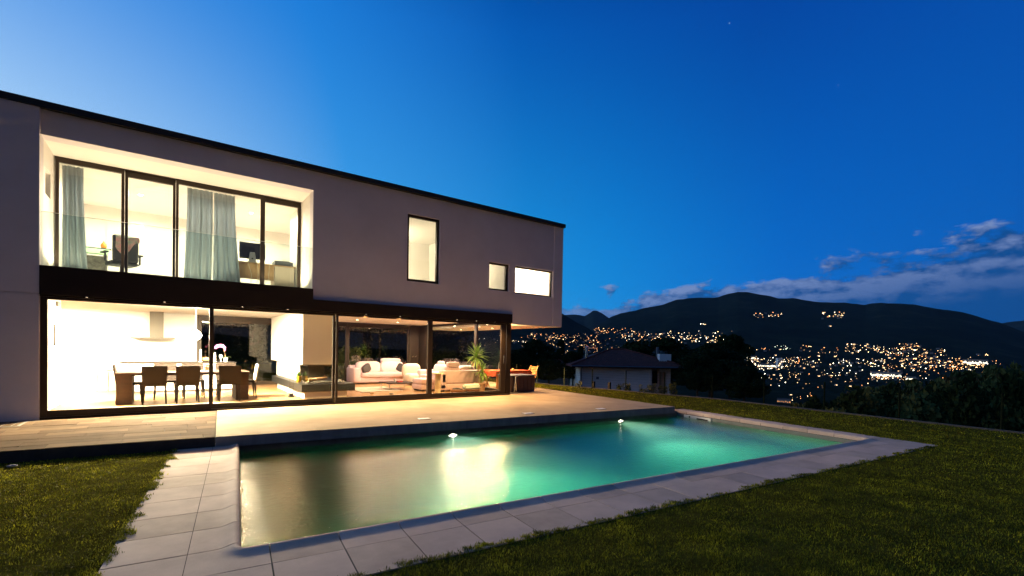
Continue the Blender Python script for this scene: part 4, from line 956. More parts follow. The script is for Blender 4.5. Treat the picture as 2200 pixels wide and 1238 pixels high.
# yucca: two leaf heads on two trunks, every leaf its own piece
yc = thing('yucca', 'tall yucca with two leaf heads in a terracotta pot inside the glass', 'yucca', (8.08, 12.72, .031))
yp = MB().lathe([(0, 0), (.135, 0), (.175, .24), (.195, .245), (.195, .29), (.17, .29), (.16, .24), (0, .24)], n=22).build('pot', 'terracotta', yc, world=False, smooth=True)
MB().path([(0, 0, .22), (-.05, 0, .55), (-.10, 0, .85), (-.16, .0, 1.12)], .028, 8).build('trunk', 'yucca_trunk', yc, world=False, smooth=True)
MB().path([(.04, .03, .22), (.07, .03, .45), (.10, .02, .60)], .024, 8).build('trunk', 'yucca_trunk', yc, world=False, smooth=True)
lms = [leafstrip(L, .050, dp, 5).mesh('leaf', 'yucca_leaf', True) for L, dp in ((.44, .22), (.48, .55), (.44, 1.0))]
lms2 = [leafstrip(L, .042, dp, 5).mesh('leaf', 'yucca_leaf', True) for L, dp in ((.32, .3), (.36, .8), (.36, 1.3))]
for k_ in range(64):
    q_ = k_ / 64; a = k_ * 2.399; tilt = -rad(82) + rad(105) * q_ ** .8 + RNG.uniform(-.14, .14)
    meshobj('leaf', lms[0 if q_ < .4 else (1 if q_ < .75 else 2)], yc, Matrix.Translation((-.16, 0, 1.19 - .13 * q_)) @ Matrix.Rotation(a, 4, 'Z') @ Matrix.Rotation(tilt, 4, 'Y') @ Matrix.Scale(RNG.uniform(.85, 1.12), 4))
for k_ in range(44):
    q_ = k_ / 44; a = k_ * 2.399 + 1; tilt = -rad(80) + rad(110) * q_ ** .8 + RNG.uniform(-.14, .14)
    meshobj('leaf', lms2[0 if q_ < .4 else (1 if q_ < .7 else 2)], yc, Matrix.Translation((.10, .02, .66 - .10 * q_)) @ Matrix.Rotation(a, 4, 'Z') @ Matrix.Rotation(tilt, 4, 'Y') @ Matrix.Scale(RNG.uniform(.85, 1.12), 4))

# ================================================================== STUDY UPSTAIRS
Z2 = 2.752
def curtain(label, x0t, x1t, x0b, x1b, y, z0, z1, folds, amp=.05):
    n, m_ = folds * 8, 14; v = []; f = []
    for s_ in (0, 1):
        for j in range(m_ + 1):
            q_ = j / m_; z = z1 + (z0 - z1) * q_; w_ = q_ ** 1.8
            for i in range(n + 1):
                p_ = i / n; x = (x0t + (x1t - x0t) * p_) * (1 - w_) + (x0b + (x1b - x0b) * p_) * w_
                ph = p_ * folds * 2 * math.pi
                v.append((x + .012 * math.sin(ph * .5 + 1), y + amp * (.7 + .5 * q_) * math.sin(ph + .35 * math.sin(3.1 * q_ + p_ * 9)) + .004 * s_, z))
    K = (m_ + 1) * (n + 1)
    for j in range(m_):
        for i in range(n):
            a = j * (n + 1) + i; f.append((a, a + n + 1, a + n + 2, a + 1)); a += K; f.append((a, a + 1, a + n + 2, a + n + 1))
    mb = MB().add(v, f); o = mb.build('curtain', 'curtain', smooth=True); return tag(o, label, 'curtain', 'study curtains')
curtain('blue grey curtain drawn to the left end of the study window', -1.80, -1.46, -1.80, -1.38, 13.12, 2.78, 4.99, 5)
curtain('blue grey curtain, left one of the pair in the middle of the study window', .28, .80, .22, .78, 13.12, 2.78, 4.99, 5)
curtain('blue grey curtain, right one of the pair in the middle of the study window', .80, 1.25, .79, 1.40, 13.14, 2.78, 4.99, 5)
oc = thing('office_chair', 'black swivel office chair with a patterned scarf over its back', 'office chair', (-.93, 14.15, Z2), .35)
MB().rbox(-.25, .25, -.24, .24, .42, .52, .04, 3).build('seat', 'office_black', oc, world=False, smooth=True)
MB().rbox(-.24, .24, -.30, -.22, .50, 1.08, .035, 3).build('backrest', 'office_black', oc, world=False, smooth=True)
for s_ in (-1, 1): MB().path([(s_ * .25, -.1, .45), (s_ * .32, -.1, .5), (s_ * .32, -.1, .68)], .018).box(s_ * .32 - .035, s_ * .32 + .035, -.2, .12, .68, .71).build('armrest', 'office_black', oc, world=False)
MB().tube((0, 0, .08), (0, 0, .42), .028).build('column', 'office_black', oc, world=False)
for a in range(5): MB().tube((0, 0, .09), (.30 * math.cos(a * 1.257), .30 * math.sin(a * 1.257), .05), .018, .014).puff((.30 * math.cos(a * 1.257), .30 * math.sin(a * 1.257), .028), (.03, .03, .028), e=1, n=8, m=6).build('castor_arm', 'office_black', oc, world=False)
n = 14; v = []; f = []
for s_ in (0, 1):
    for j in range(9):
        for i in range(n + 1):
            p_ = i / n; q_ = j / 8; x = -.20 + .44 * p_; L = (.30 + .16 * math.sin(p_ * 5)) * q_
            y, z = (-.325 - .012 * math.sin(p_ * 17 + q_ * 4) - .006 * s_, 1.10 - L) if q_ > .12 else (-.21 - .125 * q_ / .12, 1.10 + .01 * s_)
            v.append((x, y, z))
K = 9 * (n + 1)
for j in range(8):
    for i in range(n): a = j * (n + 1) + i; f += [(a, a + 1, a + n + 2, a + n + 1), (a + K, a + K + n + 1, a + K + n + 2, a + K + 1)]
o = MB().add(v, f).build('scarf', 'scarf', world=False, loc=(-.93, 14.15, Z2), rz=.35, smooth=True); tag(o, 'pink and green patterned scarf hung over the office chair', 'scarf')
dd_ = thing('drawing_desk', 'drawing desk with a tilted green board behind the left curtain', 'desk', (-1.52, 14.5, Z2))
MB().hexa([(-.40, -.32, .64), (.34, -.32, .64), (.34, .30, .84), (-.40, .30, .84)], [(-.40, -.325, .665), (.34, -.325, .665), (.34, .295, .865), (-.40, .295, .865)]).build('board', 'drawing_sheet', dd_, world=False)
MB().box(-.40, .30, -.26, -.24, .10, .62).build('front_panel', 'print_grey', dd_, world=False)
for x in (-.36, .28):
    for y in (-.22, .24): MB().tube((x, y, 0), (x, y, .66 if y < 0 else .80), .02).build('leg', 'steel', dd_, world=False)
MB().box(-.42, .36, .29, .40, .868, .89).build('shelf', 'box_grey', dd_, world=False)
o = MB().lathe([(0, 0), (.045, .005), (.06, .05), (.05, .10), (.02, .14), (.012, .17), (0, .175)], n=16).build('glass_pear', 'fruit_orange', world=False, loc=(-1.30, 14.84, Z2 + .892), smooth=True); tag(o, 'orange pear shaped ornament on the drawing desk', 'ornament')
dk = thing('computer_desk', 'wooden desk seen from behind under the computer screen', 'desk', (1.95, 13.75, Z2))
MB().box(-.72, .72, -.32, .38, .70, .735).build('desktop', 'desk_wood', dk, world=False); MB().box(-.70, .20, -.29, -.27, .32, .699).build('modesty_panel', 'desk_wood', dk, world=False)
MB().box(.22, .68, -.34, .30, .0, .699).build('drawer_unit', 'desk_side', dk, world=False); MB().box(-.70, -.66, -.28, .34, 0, .699).build('leg_panel', 'desk_wood', dk, world=False)
mo = thing('computer_screen', 'large black computer screen seen from behind on an aluminium foot', 'computer', (1.66, 13.48, Z2 + .736), -.06)
MB().rbox(-.29, .29, -.02, .025, .09, .50, .012, 2).build('screen', 'screen_black', mo, world=False, smooth=True)
MB().hexa([(-.09, -.04, .0), (.09, -.04, 0), (.09, -.03, 0), (-.09, -.03, 0)], [(-.055, -.035, .26), (.055, -.035, .26), (.055, -.022, .26), (-.055, -.022, .26)]).box(-.10, .10, -.04, .13, .0, .008).build('foot', 'aluminium', mo, world=False)
MB().tube((0, -.042, .10), (0, -.036, .10), .018, n=14).build('cable_port', 'screen_black', mo, world=False)
pr_ = thing('printer', 'dark grey printer on the right end of the computer desk', 'printer', (2.40, 13.72, Z2 + .736))
MB().rbox(-.22, .22, -.22, .2, 0, .13, .012, 2).build('body', 'box_grey', pr_, world=False); MB().box(-.06, .14, -.2, .05, .131, .16).build('paper_stack', 'plastic_white', pr_, world=False)
for i in range(4):
    a = 1.55 + .16 * i; pts_ = [(a + .05 * math.sin(q_ * 5 + i) + .12 * q_, 13.38 - .01 * i, 3.46 - .42 * math.sin(q_ * math.pi * .8) - .1 * q_) for q_ in np.linspace(0, 1, 9)]
    tag(MB().path(pts_, .006, 5).build('computer_cable', 'cable'), ['leftmost pale cable hanging below the computer screen', 'second pale cable from the left below the computer screen', 'pale cable hanging beside the desk drawers, left of two', 'rightmost pale cable hanging before the desk drawers'][i], 'cable', 'cables behind the desk')
# tiny bits
wk = MB().box(.0, .55, 13.55, 13.95, Z2, Z2 + .035).build('floor_papers', 'plastic_white'); tag(wk, 'flat pale papers lying on the study floor by the curtain', 'papers')

# ================================================================== TERRACE FURNITURE AT THE HOUSE CORNER
db = thing('storage_bench', 'dark brown storage chest at the corner of the house', 'chest', (9.42, 12.55, .002), .03)
MB().rbox(-.50, .50, -.36, .36, .02, .52, .015, 2).build('body', 'box_dark', db, world=False)
for i in range(6): MB().box(-.48 + i * .165, -.48 + i * .165 + .15, -.372, -.361, .04, .50).build('plank', 'box_dark', db, world=False)
MB().rbox(-.53, .53, -.39, .39, .525, .565, .01, 2).build('lid', 'box_grey', db, world=False); MB().box(.505, .512, -.30, .30, .04, .50).build('side_panel', 'box_grey', db, world=False)
bt = thing('folding_stand', 'chrome folding stand leaning before the dark chest', 'stand', (8.98, 12.02, .002))
MB().path([(-.05, 0, 0), (.02, 0, .55), (.14, 0, .57)], .012).build('leg', 'chrome', bt, world=False); MB().path([(.10, .08, 0), (.03, .05, .55)], .012).build('leg', 'chrome', bt, world=False); MB().puff((.05, .02, .56), (.07, .03, .025), e=.7).build('clamp', 'chrome', bt, world=False, smooth=True)
ott = thing('garden_table', 'garden table at the terrace corner under an orange cloth', 'table', (10.05, 14.0, .002))
MB().box(-.75, .75, -.42, .42, .60, .635).build('tabletop', 'teak', ott, world=False)
for x in (-.66, .66):
    for y in (-.34, .34): MB().box(x - .03, x + .03, y - .03, y + .03, 0, .599).build('leg', 'teak', ott, world=False)
n = 24; v = []; f = []
per = [(-.79 + 1.58 * i / n, -.46) for i in range(n)] + [(.79, -.46 + .92 * i / 12) for i in range(12)] + [(.79 - 1.58 * i / n, .46) for i in range(n)] + [(-.79, .46 - .92 * i / 12) for i in range(12)]
for lv, (sc_, z) in enumerate(((.985, .642), (1.0, .634), (1.01, .56), (1.03, .44))):
    for i, (x, y) in enumerate(per): w_ = (.02 * math.sin(i * 1.35) if lv > 1 else 0) * (lv - 1); v.append((x * (sc_ + w_), y * (sc_ + w_), z + (.02 * math.sin(i * .8) if lv == 3 else 0)))
N_ = len(per)
for j in range(3):
    for i in range(N_): f.append((j * N_ + i, (j + 1) * N_ + i, (j + 1) * N_ + (i + 1) % N_, j * N_ + (i + 1) % N_))
f.append(tuple(range(N_)))
o = MB().add(v, f).build('tablecloth', 'orange_cloth', world=False, loc=(10.05, 14.0, .002), smooth=True); tag(o, 'orange cloth draped over the garden table', 'tablecloth')
o = MB().puff((0, 0, .04), (.05, .05, .04), e=1).build('fruit', 'fruit_orange', world=False, loc=(10.15, 13.75, .648), smooth=True); tag(o, 'small yellow orange fruit on the orange tablecloth', 'fruit')
def garden_chair(label, loc, rz):
    t_ = thing('garden_chair', label, 'garden chair', loc, rz, 'teak folding chairs at the garden table')
    for i in range(7): z = .48 + i * .062; y = -.22 - .10 * i / 7; MB().box(-.21, .21, y - .01, y + .01, z, z + .045).build('slat', 'teak', t_, world=False)
    for s_ in (-1, 1):
        MB().hexa([(s_ * .225 - .015, .20, 0), (s_ * .225 + .015, .20, 0), (s_ * .225 + .015, .235, 0), (s_ * .225 - .015, .235, 0)], [(s_ * .225 - .015, -.34, .94), (s_ * .225 + .015, -.34, .94), (s_ * .225 + .015, -.31, .94), (s_ * .225 - .015, -.31, .94)]).build('back_leg', 'teak', t_, world=False)
        MB().hexa([(s_ * .19 - .015, -.28, 0), (s_ * .19 + .015, -.28, 0), (s_ * .19 + .015, -.25, 0), (s_ * .19 - .015, -.25, 0)], [(s_ * .19 - .015, .20, .44), (s_ * .19 + .015, .20, .44), (s_ * .19 + .015, .23, .44), (s_ * .19 - .015, .23, .44)]).build('front_leg', 'teak', t_, world=False)
    for i in range(6): y = -.20 + i * .075; MB().box(-.20, .20, y, y + .06, .44, .455).build('slat', 'teak', t_, world=False)
garden_chair('teak slatted chair at the outer end of the orange clothed table', (11.02, 13.95, -.13), rad(90))
garden_chair('teak slatted chair at the house end of the orange clothed table, seen through glass', (9.05, 14.15, .002), rad(-90))

# ================================================================== FENCE, PLANTS, TREES
def leaf_mesh(name, clusters, nper, size, mats, seed, aspect=.55, up=.0):
    """crown of separate leaf blades: clusters = (x, y, z, rx, ry, rz)"""
    g = np.random.default_rng(seed); C_ = []; S_ = []
    for cx, cy_, cz, rx, ry, rz_ in clusters:
        u = g.normal(size=(nper, 3)); u /= np.linalg.norm(u, axis=1)[:, None]; r_ = g.uniform(.35, 1.0, nper) ** .5
        C_.append(np.stack([cx + u[:, 0] * r_ * rx, cy_ + u[:, 1] * r_ * ry, cz + u[:, 2] * r_ * rz_], 1))
    C_ = np.concatenate(C_); N = len(C_)
    a = g.normal(size=(N, 3)); a[:, 2] += up; a /= np.linalg.norm(a, axis=1)[:, None]
    b = np.cross(a, g.normal(size=(N, 3))); b /= np.linalg.norm(b, axis=1)[:, None]
    s = size * g.uniform(.6, 1.4, N)[:, None]
    v = np.stack([C_ - a * s, C_ + b * s * aspect, C_ + a * s, C_ - b * s * aspect], 1).reshape(-1, 3)
    me = bpy.data.meshes.new(name); me.vertices.add(4 * N); me.vertices.foreach_set('co', v.ravel().astype(np.float32))
    me.loops.add(4 * N); me.loops.foreach_set('vertex_index', np.arange(4 * N, dtype=np.int32)); me.polygons.add(N)
    me.polygons.foreach_set('loop_start', np.arange(0, 4 * N, 4, dtype=np.int32)); me.polygons.foreach_set('loop_total', np.full(N, 4, np.int32))
    for x in mats: me.materials.append(MATS[x])
    if len(mats) > 1: me.polygons.foreach_set('material_index', g.integers(0, len(mats), N).astype(np.int32))
    me.update(); me.validate(); return me
def crown_clusters(h, r, n, seed, conical=False):
    g = np.random.default_rng(seed); L = []
    for i in range(n):
        q = g.uniform(0, 1); z = h * (.28 + .68 * q)
        R = r * ((1.05 - q) if conical else math.sqrt(max(.05, 1 - (2 * q - .9) ** 2))) * math.sqrt(g.uniform(.05, 1))
        a = g.uniform(0, 6.28); c_ = r * g.uniform(.22, .38) * (.7 if conical else 1)
        L.append((R * math.cos(a), R * math.sin(a), z, c_, c_, c_ * g.uniform(.55, .9)))
    return L
def trunk_mb(h, r, seed):
    g = np.random.default_rng(seed); mb = MB(); mb.tube((0, 0, -.3), (0, 0, h * .35), r, r * .75, 8); mb.tube((0, 0, h * .35), (g.uniform(-.1, .1) * h * .3, g.uniform(-.1, .1) * h * .3, h * .8), r * .75, r * .25, 7)
    for i in range(6):
        a = g.uniform(0, 6.28); z = h * g.uniform(.3, .6); L = h * g.uniform(.18, .3); mb.tube((0, 0, z), (L * math.cos(a), L * math.sin(a), z + L * .7), r * .4, r * .1, 6)
    return mb
TREE = {}
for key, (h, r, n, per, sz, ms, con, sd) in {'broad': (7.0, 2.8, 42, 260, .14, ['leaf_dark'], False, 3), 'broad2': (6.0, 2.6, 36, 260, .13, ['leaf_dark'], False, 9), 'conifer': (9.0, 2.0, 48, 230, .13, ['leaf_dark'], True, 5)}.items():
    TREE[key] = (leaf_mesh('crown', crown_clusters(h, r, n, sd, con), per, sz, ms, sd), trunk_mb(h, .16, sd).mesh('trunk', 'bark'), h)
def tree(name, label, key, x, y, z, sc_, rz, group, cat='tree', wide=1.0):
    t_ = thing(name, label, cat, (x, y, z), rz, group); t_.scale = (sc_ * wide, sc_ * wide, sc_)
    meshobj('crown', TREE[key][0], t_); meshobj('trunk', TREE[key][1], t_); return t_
def at(u, v, depth):
    d = ray(u, v); return CAM + d * (depth / d.dot(fw))
def tree_at(name, label, key, u, vtop, depth, width_px, group, rz=None):
    """stands on the hillside under the line of sight; height from its top, width from its spread"""
    p = at(u, vtop, depth); g = float(ground(p.x, p.y)); g = min(g, -1.0); h = p.z - g; me, _, h0 = TREE[key]
    wd = width_px * depth / FPX / 5.2
    t_ = tree(name, label, key, p.x, p.y, g, h / (h0 * .98), RNG.uniform(0, 6.28) if rz is None else rz, group, wide=1); s_ = h / (h0 * .98)
    t_.scale = (wd, wd, s_); return t_
GT = 'dark trees on the slope beyond the fence'
TL = [('broad', 1528, 745, 42, 150, 'broad black tree just right of the neighbouring house'), ('broad2', 1570, 722, 47, 95, 'tallest dark tree right of the neighbouring house, against the mountain'), ('broad2', 1500, 764, 36, 90, 'lower dark tree in front of the broad one by the house corner'),
      ('broad', 1425, 733, 66, 150, 'rounded dark tree showing behind the red roof, left of its chimney stack'), ('broad2', 1365, 737, 70, 90, 'dark tree showing behind the ridge of the red roof'),
      ('conifer', 1205, 728, 60, 60, 'pointed dark tree standing behind the small far roof'), ('broad', 1150, 735, 52, 110, 'dark tree at the house corner left of the small far roof'), ('broad2', 1232, 756, 48, 60, 'dark bushy tree left of the neighbouring house gable'), ('broad2', 1180, 772, 32, 90, 'dark shrubby tree in front of the small far roof'), ('broad2', 1118, 762, 34, 70, 'dark tree seen just beside the corner post of the villa'), ('conifer', 1248, 742, 75, 40, 'slim dark tree rising behind the metal flue'),
      ('broad2', 1600, 790, 34, 90, 'dark low tree at the right of the black clump')]
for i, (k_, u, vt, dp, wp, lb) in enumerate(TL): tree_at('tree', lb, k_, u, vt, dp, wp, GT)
# scrub along the fence to the right
SH = [leaf_mesh('foliage', [(g_[0] * .55, g_[1] * .55, .25 + g_[2] * 1.0, .30, .30, .26) for g_ in np.random.default_rng(s_).uniform((-1, -1, 0), (1, 1, 1), (22, 3))], 110, .075, [m_], s_) for s_, m_ in ((21, 'leaf_olive'), (22, 'leaf_dark'), (23, 'leaf_rust'), (24, 'leaf_olive'))]
stemm = MB(); [stemm.tube((0, 0, -.2), (.35 * math.cos(a), .35 * math.sin(a), .8), .025, .008, 6) for a in (0, 1.3, 2.6, 3.9, 5.2)]; stemm = stemm.mesh('stem', 'bark')
def shrub(label, i, x, y, z, s_, sz=None, group='scrub along the far side of the lawn', name='shrub'):
    t_ = thing(name, label, 'shrub', (x, y, z), RNG.uniform(0, 6.28), group); t_.scale = (s_, s_, sz or s_)
    meshobj('foliage', SH[i % 4], t_); meshobj('stem', stemm, t_)
words = ['olive', 'near black', 'rust tinged', 'dull green']
sl = []
for i in range(26):
    u = 1745 + i * 19.5; top = np.interp(u, [1740, 1790, 1830, 1880, 1950, 2010, 2100, 2200, 2300], [876, 862, 848, 838, 828, 818, 806, 796, 790]) + RNG.uniform(-10, 12)
    dp = (15.6 if i % 2 else 18.5) + RNG.uniform(-.4, 1.4); p = at(u, top, dp); base = -2.5 if p.x > 15.2 else -.3
    base = min(base, float(ground(p.x, p.y)) if p.x > 15 else -.3); sl.append((p, base, i, u))
for p, base, i, u in sl:
    h = max(1.0, p.z - base); w_ = words[i % 4]; wh = ['by the lower road lamps', 'below the town lights', 'under the brightest lights', 'at the far right'][min(3, int((u - 1745) / 126))]
    pos = 'nearer the lawn' if i % 2 else 'further down the slope'
    shrub('%s scrub bush %s, %s of its row' % (w_, wh + (' near the grass' if i % 2 else ' down the slope'), ['first', 'second', 'third', 'fourth', 'fifth', 'sixth', 'seventh'][i % 7]), i, p.x, p.y, base, 1.15, h / 1.38)
for i, (u, dx_, lb) in enumerate(((2135, 0, 'bright green leafy bush at the lawn edge far right'), (2185, .3, 'green leafy bush at the right edge of the picture beyond the lawn'))):
    p = at(u, 915, 17.0); t_ = thing('bush', lb, 'bush', (p.x + dx_, p.y, -.2), i * 1.0)
    meshobj('foliage', leaf_mesh('foliage', [(q_[0] * .42, q_[1] * .42, .12 + q_[2] * .42, .16, .16, .22) for q_ in np.random.default_rng(50 + i).uniform((-1, -1, 0), (1, 1, 1), (26, 3))], 60, .055, ['leaf_hedge'], 60 + i, .35, 1.2), t_); meshobj('stem', stemm, t_, Matrix.Scale(.6, 4))
# little bushes at the fence in front of the neighbouring house
for i, (u, vt, lb) in enumerate(((1328, 822, 'small leafy bush at the fence, leftmost in front of the white wall'), (1348, 820, 'small leafy bush at the fence post before the white wall'), (1382, 824, 'small bush at the fence below the white wall\'s right part'), (1400, 822, 'small bush at the fence below the corner of the white house'), (1425, 826, 'small bush at the fence below the dark house window'), (1445, 820, 'small bush at the fence below the white chimney stack'), (1250, 815, 'dark bush at the left end of the white wall'))):
    p = at(u, vt, 19.0); t_ = thing('bush', lb, 'bush', (p.x, p.y, -.45), i * 1.3, 'small bushes along the fence'); s_ = (p.z + .45) / .95; t_.scale = (s_ * .8, s_ * .8, s_)
    meshobj('foliage', leaf_mesh('foliage', [(q_[0] * .28, q_[1] * .28, .15 + q_[2] * .6, .16, .16, .18) for q_ in np.random.default_rng(70 + i).uniform((-1, -1, 0), (1, 1, 1), (14, 3))], 34, .05, ['leaf_olive'], 80 + i), t_); meshobj('stem', stemm, t_, Matrix.Scale(.7, 4))
# fence: green posts and wires
fn = thing('garden_fence', 'green wire fence on slim posts along the far side of the lawn', 'fence', (14.6, 9, -.17))
fline = [(13.98, 17.0), (14.05, 15.2), (14.15, 13.6), (14.42, 12.05), (14.68, 10.45), (14.98, 8.75), (14.93, 7.0), (14.82, 5.3), (14.72, 3.6), (14.6, 1.8), (14.5, .1), (14.4, -1.6)]
fline = [(13.95, 20.2), (13.95, 18.6)] + fline
for x, y in fline: MB().tube((x, y, -.4), (x, y, .66), .022, n=8).build('post', 'fence_green' if y > 14.5 else 'fence_shaded', fn)  # posts on the right get a darker copy, shade put into its colour
for k_ in range(8):
    z = -.05 + k_ * .10; w_ = MB()
    for (xa, ya), (xb, yb) in zip(fline[:-1], fline[1:]): w_.tube((xa, ya, z), (xb, yb, z), 0.0022, n=4, caps=False)
    w_.build('wire', 'fence_shaded', fn)
for u, h in ((1275, .28), (1309, .26)):
    p = at(u, 838, 19.5); tag(MB().box(p.x - .05, p.x + .05, p.y - .05, p.y + .05, -.4, h - .15).build('stake', 'bark'), 'short dark wooden stake at the fence ' + ('by the second post before the white wall' if u < 1300 else 'between two posts before the white wall'), 'stake')
# planting behind the house, seen through the rear glass
tree('tree', 'dark conifer close behind the rear glass, middle of the living room view', 'conifer', 7.6, 27.5, -1.2, .75, 1, 'trees behind the villa'); tree('tree', 'dark conifer behind the rear glass, left of the sofa', 'conifer', 10.5, 28.0, -1.2, .8, 2, 'trees behind the villa'); tree('tree', 'dark spreading tree behind the rear glass', 'broad', 9.2, 27.5, -1.2, .9, 3, 'trees behind the villa')
tree('tree', 'dark tree behind the right part of the rear glass', 'broad2', 13.2, 27, -1.2, .9, 5, 'trees behind the villa')
for i, x in enumerate((-1.5, 2.0, 4.2, 6.0, 8.4, 11.8, 14.6, 17.5)):
    tree('tree', 'dark conifer of the row behind the villa, number %s from the kitchen end' % ['one', 'two', 'three', 'four', 'five', 'six', 'seven', 'eight'][i], 'conifer', x, 31 + (i % 3) * 1.3, -1.6, .85, i, 'trees behind the villa', wide=1.5)
for i, x in enumerate((-1.0, 3.0, 6.5, 10, 13.5, 17)):
    tree('tree', 'broad dark tree of the back row behind the villa, number %s from the kitchen end' % ['one', 'two', 'three', 'four', 'five', 'six'][i], 'broad', x, 35 + (i % 2), -1.8, 1.25, i * 2.2, 'trees behind the villa', wide=1.05)
t_ = thing('bush', 'yellow green bush lit by the living room lamps outside the rear glass', 'bush', (6.1, 20.1, -.17)); t_.scale = (1.05, 1.05, 1.15)
meshobj('foliage', leaf_mesh('foliage', [(q_[0] * .5, q_[1] * .5, .2 + q_[2] * 1.1, .26, .26, .24) for q_ in np.random.default_rng(33).uniform((-1, -1, 0), (1, 1, 1), (22, 3))], 110, .055, ['leaf_yellow'], 34), t_); meshobj('stem', stemm, t_)

# ================================================================== NEIGHBOURING HOUSES
DP = 44.0
nh = at(1323, 800, DP); fx = Vector((rt.x, rt.y, 0)).normalized(); fy = Vector((fw.x, fw.y, 0)).normalized()
nh = thing('neighbour_house', 'white single storey house with a red tiled hip roof below the fence', 'house', (nh.x, nh.y, -3.2), math.atan2(fx.y, fx.x))
def pz(v): return at(1323, v, DP).z + 3.2
ez = pz(785); rz_ = pz(751); xL = (1246 - 1323) * DP / FPX; xR = (1400 - 1323) * DP / FPX; xE = (1452 - 1323) * DP / FPX
MB().box(xL, xR, 0, 7.5, -1, ez).build('wall', 'house_white', nh, world=False)
MB().box(xR + .01, xE, 1.6, 7.5, -1, ez).build('wall', 'house_white', nh, world=False)
wi = MB().box(xR + .55, xR + 1.05, 1.56, 1.599, ez - 1.75, ez - .55).build('window', 'window_dark', nh, world=False); MB().box(xR + .50, xR + 1.10, 1.53, 1.559, ez - 1.81, ez - 1.755).build('sill', 'house_white', wi, world=False)
MB().box(xR + 1.25, xR + 2.0, 1.0, 1.59, -1, ez - .1).build('wall', 'house_lit_tan', nh, world=False)  # part of the white wall, tint of the lighting put into its colour
# hip roof with running tile ridges
rx0, rx1, ry0, ry1 = xL - .9, xE + .95, -.85, 8.3; hx0, hx1, hy = xL + 3.6, xL + 5.0, 3.7; ez_ = ez - .06
base = [(rx0, ry0, ez_), (rx1, ry0, ez_ + .0), (rx1, ry1, ez_), (rx0, ry1, ez_)]; top = [(hx0, hy, rz_), (hx1, hy, rz_)]
rf = MB().add(base + top + [(x, y, z - .14) for x, y, z in base], [(0, 1, 5, 4), (1, 2, 5), (2, 3, 4, 5), (3, 0, 4), (0, 6, 7, 1), (1, 7, 8, 2), (2, 8, 9, 3), (3, 9, 6, 0), (9, 8, 7, 6)]).build('roof', 'roof_tile', nh, world=False)
tl = MB()
for i in range(70):
    x = rx0 + .05 + i * (rx1 - rx0 - .1) / 69
    if x < hx0: q_ = (x - rx0) / (hx0 - rx0)
    elif x > hx1: q_ = (rx1 - x) / (rx1 - hx1)
    else: q_ = 1
    if q_ < .03: continue
    tl.tube((x, ry0, ez_ + .02), (x, ry0 + (hy - ry0) * q_, ez_ + (rz_ - ez_) * q_ + .02), .055, n=5)
for i in range(52):
    y = ry0 + .05 + i * (ry1 - ry0 - .1) / 51; q_ = (y - ry0) / (hy - ry0) if y < hy else (ry1 - y) / (ry1 - hy)
    if q_ < .03: continue
    tl.tube((rx1, y, ez_ + .02), (rx1 - (rx1 - hx1) * q_, y, ez_ + (rz_ - ez_) * q_ + .02), .055, n=5)
tr_ = tl.build('tile_rows', 'roof_tile', rf, world=False); tr_['kind'] = 'stuff'
MB().tube((rx1, ry0, ez_ + .05), (hx1, hy, rz_ + .06), .09, n=6).tube((rx0, ry0, ez_ + .05), (hx0, hy, rz_ + .06), .09, n=6).tube((hx0, hy, rz_ + .06), (hx1, hy, rz_ + .06), .09, n=6).build('ridge_tiles', 'roof_tile', rf, world=False)
gut = MB().tube((rx0, ry0 - .06, ez_ - .04), (rx1, ry0 - .06, ez_ - .04), .07, n=8).tube((rx1 + .06, ry0, ez_ - .04), (rx1 + .06, ry1, ez_ - .04), .07, n=8).build('gutter', 'box_grey', nh, world=False)
MB().tube((xL + .12, -.06, -1), (xL + .12, -.06, ez_ - .3), .045, n=8).tube((xL + .12, -.06, ez_ - .3), (xL + .12, ry0 - .04, ez_ - .08), .045, n=8).build('downpipe', 'box_grey', nh, world=False)
MB().box(xL + 1.55, xL + 1.80, -.03, -.001, ez - 1.35, ez - 1.12).build('vent_grille', 'box_grey', nh, world=False)
ck = (1434 - 1323) * DP / FPX
MB().box(ck - .60, ck + .50, .55, 1.25, ez - .55, pz(759)).box(ck + .12, ck + .50, .55, 1.25, -1, ez - .56).build('chimney_stack', 'house_white', nh, world=False)
MB().tube(((1432 - 1323) * DP / FPX - .4, 1.6, ez), ((1432 - 1323) * DP / FPX - .4, 1.6, pz(744)), .14, n=10).build('flue', 'box_grey', nh, world=False)
fx_ = (1265 - 1323) * DP / FPX; MB().tube((fx_, 1.5, ez), (fx_, 1.5, pz(749)), .13, n=12).lathe([(.17, 0), (.17, .12), (.02, .2)], (fx_, 1.5, pz(749)), 12).build('metal_flue', 'metal_flue', nh, world=False, smooth=True)
MB().box((1368 - 1323) * DP / FPX, (1381 - 1323) * DP / FPX, 4.2, 4.3, rz_ - .35, rz_ - .02).build('skylight', 'metal_flue', nh, world=False)
o2 = at(1192, 790, 58); n2 = thing('far_house', 'small house with a low dark red roof left of the white house', 'house', (o2.x, o2.y, -4.5), math.atan2(fx.y, fx.x) + .1)
hz = at(1192, 781, 58).z + 4.5
MB().box(-2.2, 1.8, 0, 5, -1, hz).build('wall', 'town_wall', n2, world=False)
MB().add([(-2.9, -.7, hz - .1), (2.5, -.7, hz - .1), (2.5, 5.7, hz - .1), (-2.9, 5.7, hz - .1), (-1.0, 2.5, hz + .95), (.6, 2.5, hz + .95)], [(0, 1, 5, 4), (1, 2, 5), (2, 3, 4, 5), (3, 0, 4), (3, 2, 1, 0)]).build('roof', 'roof_tile', n2, world=False)
MB().box(-2.1, -.85, .6, 1.2, hz - .2, at(1192, 759, 58).z + 4.5).build('chimney', 'house_white', n2, world=False)

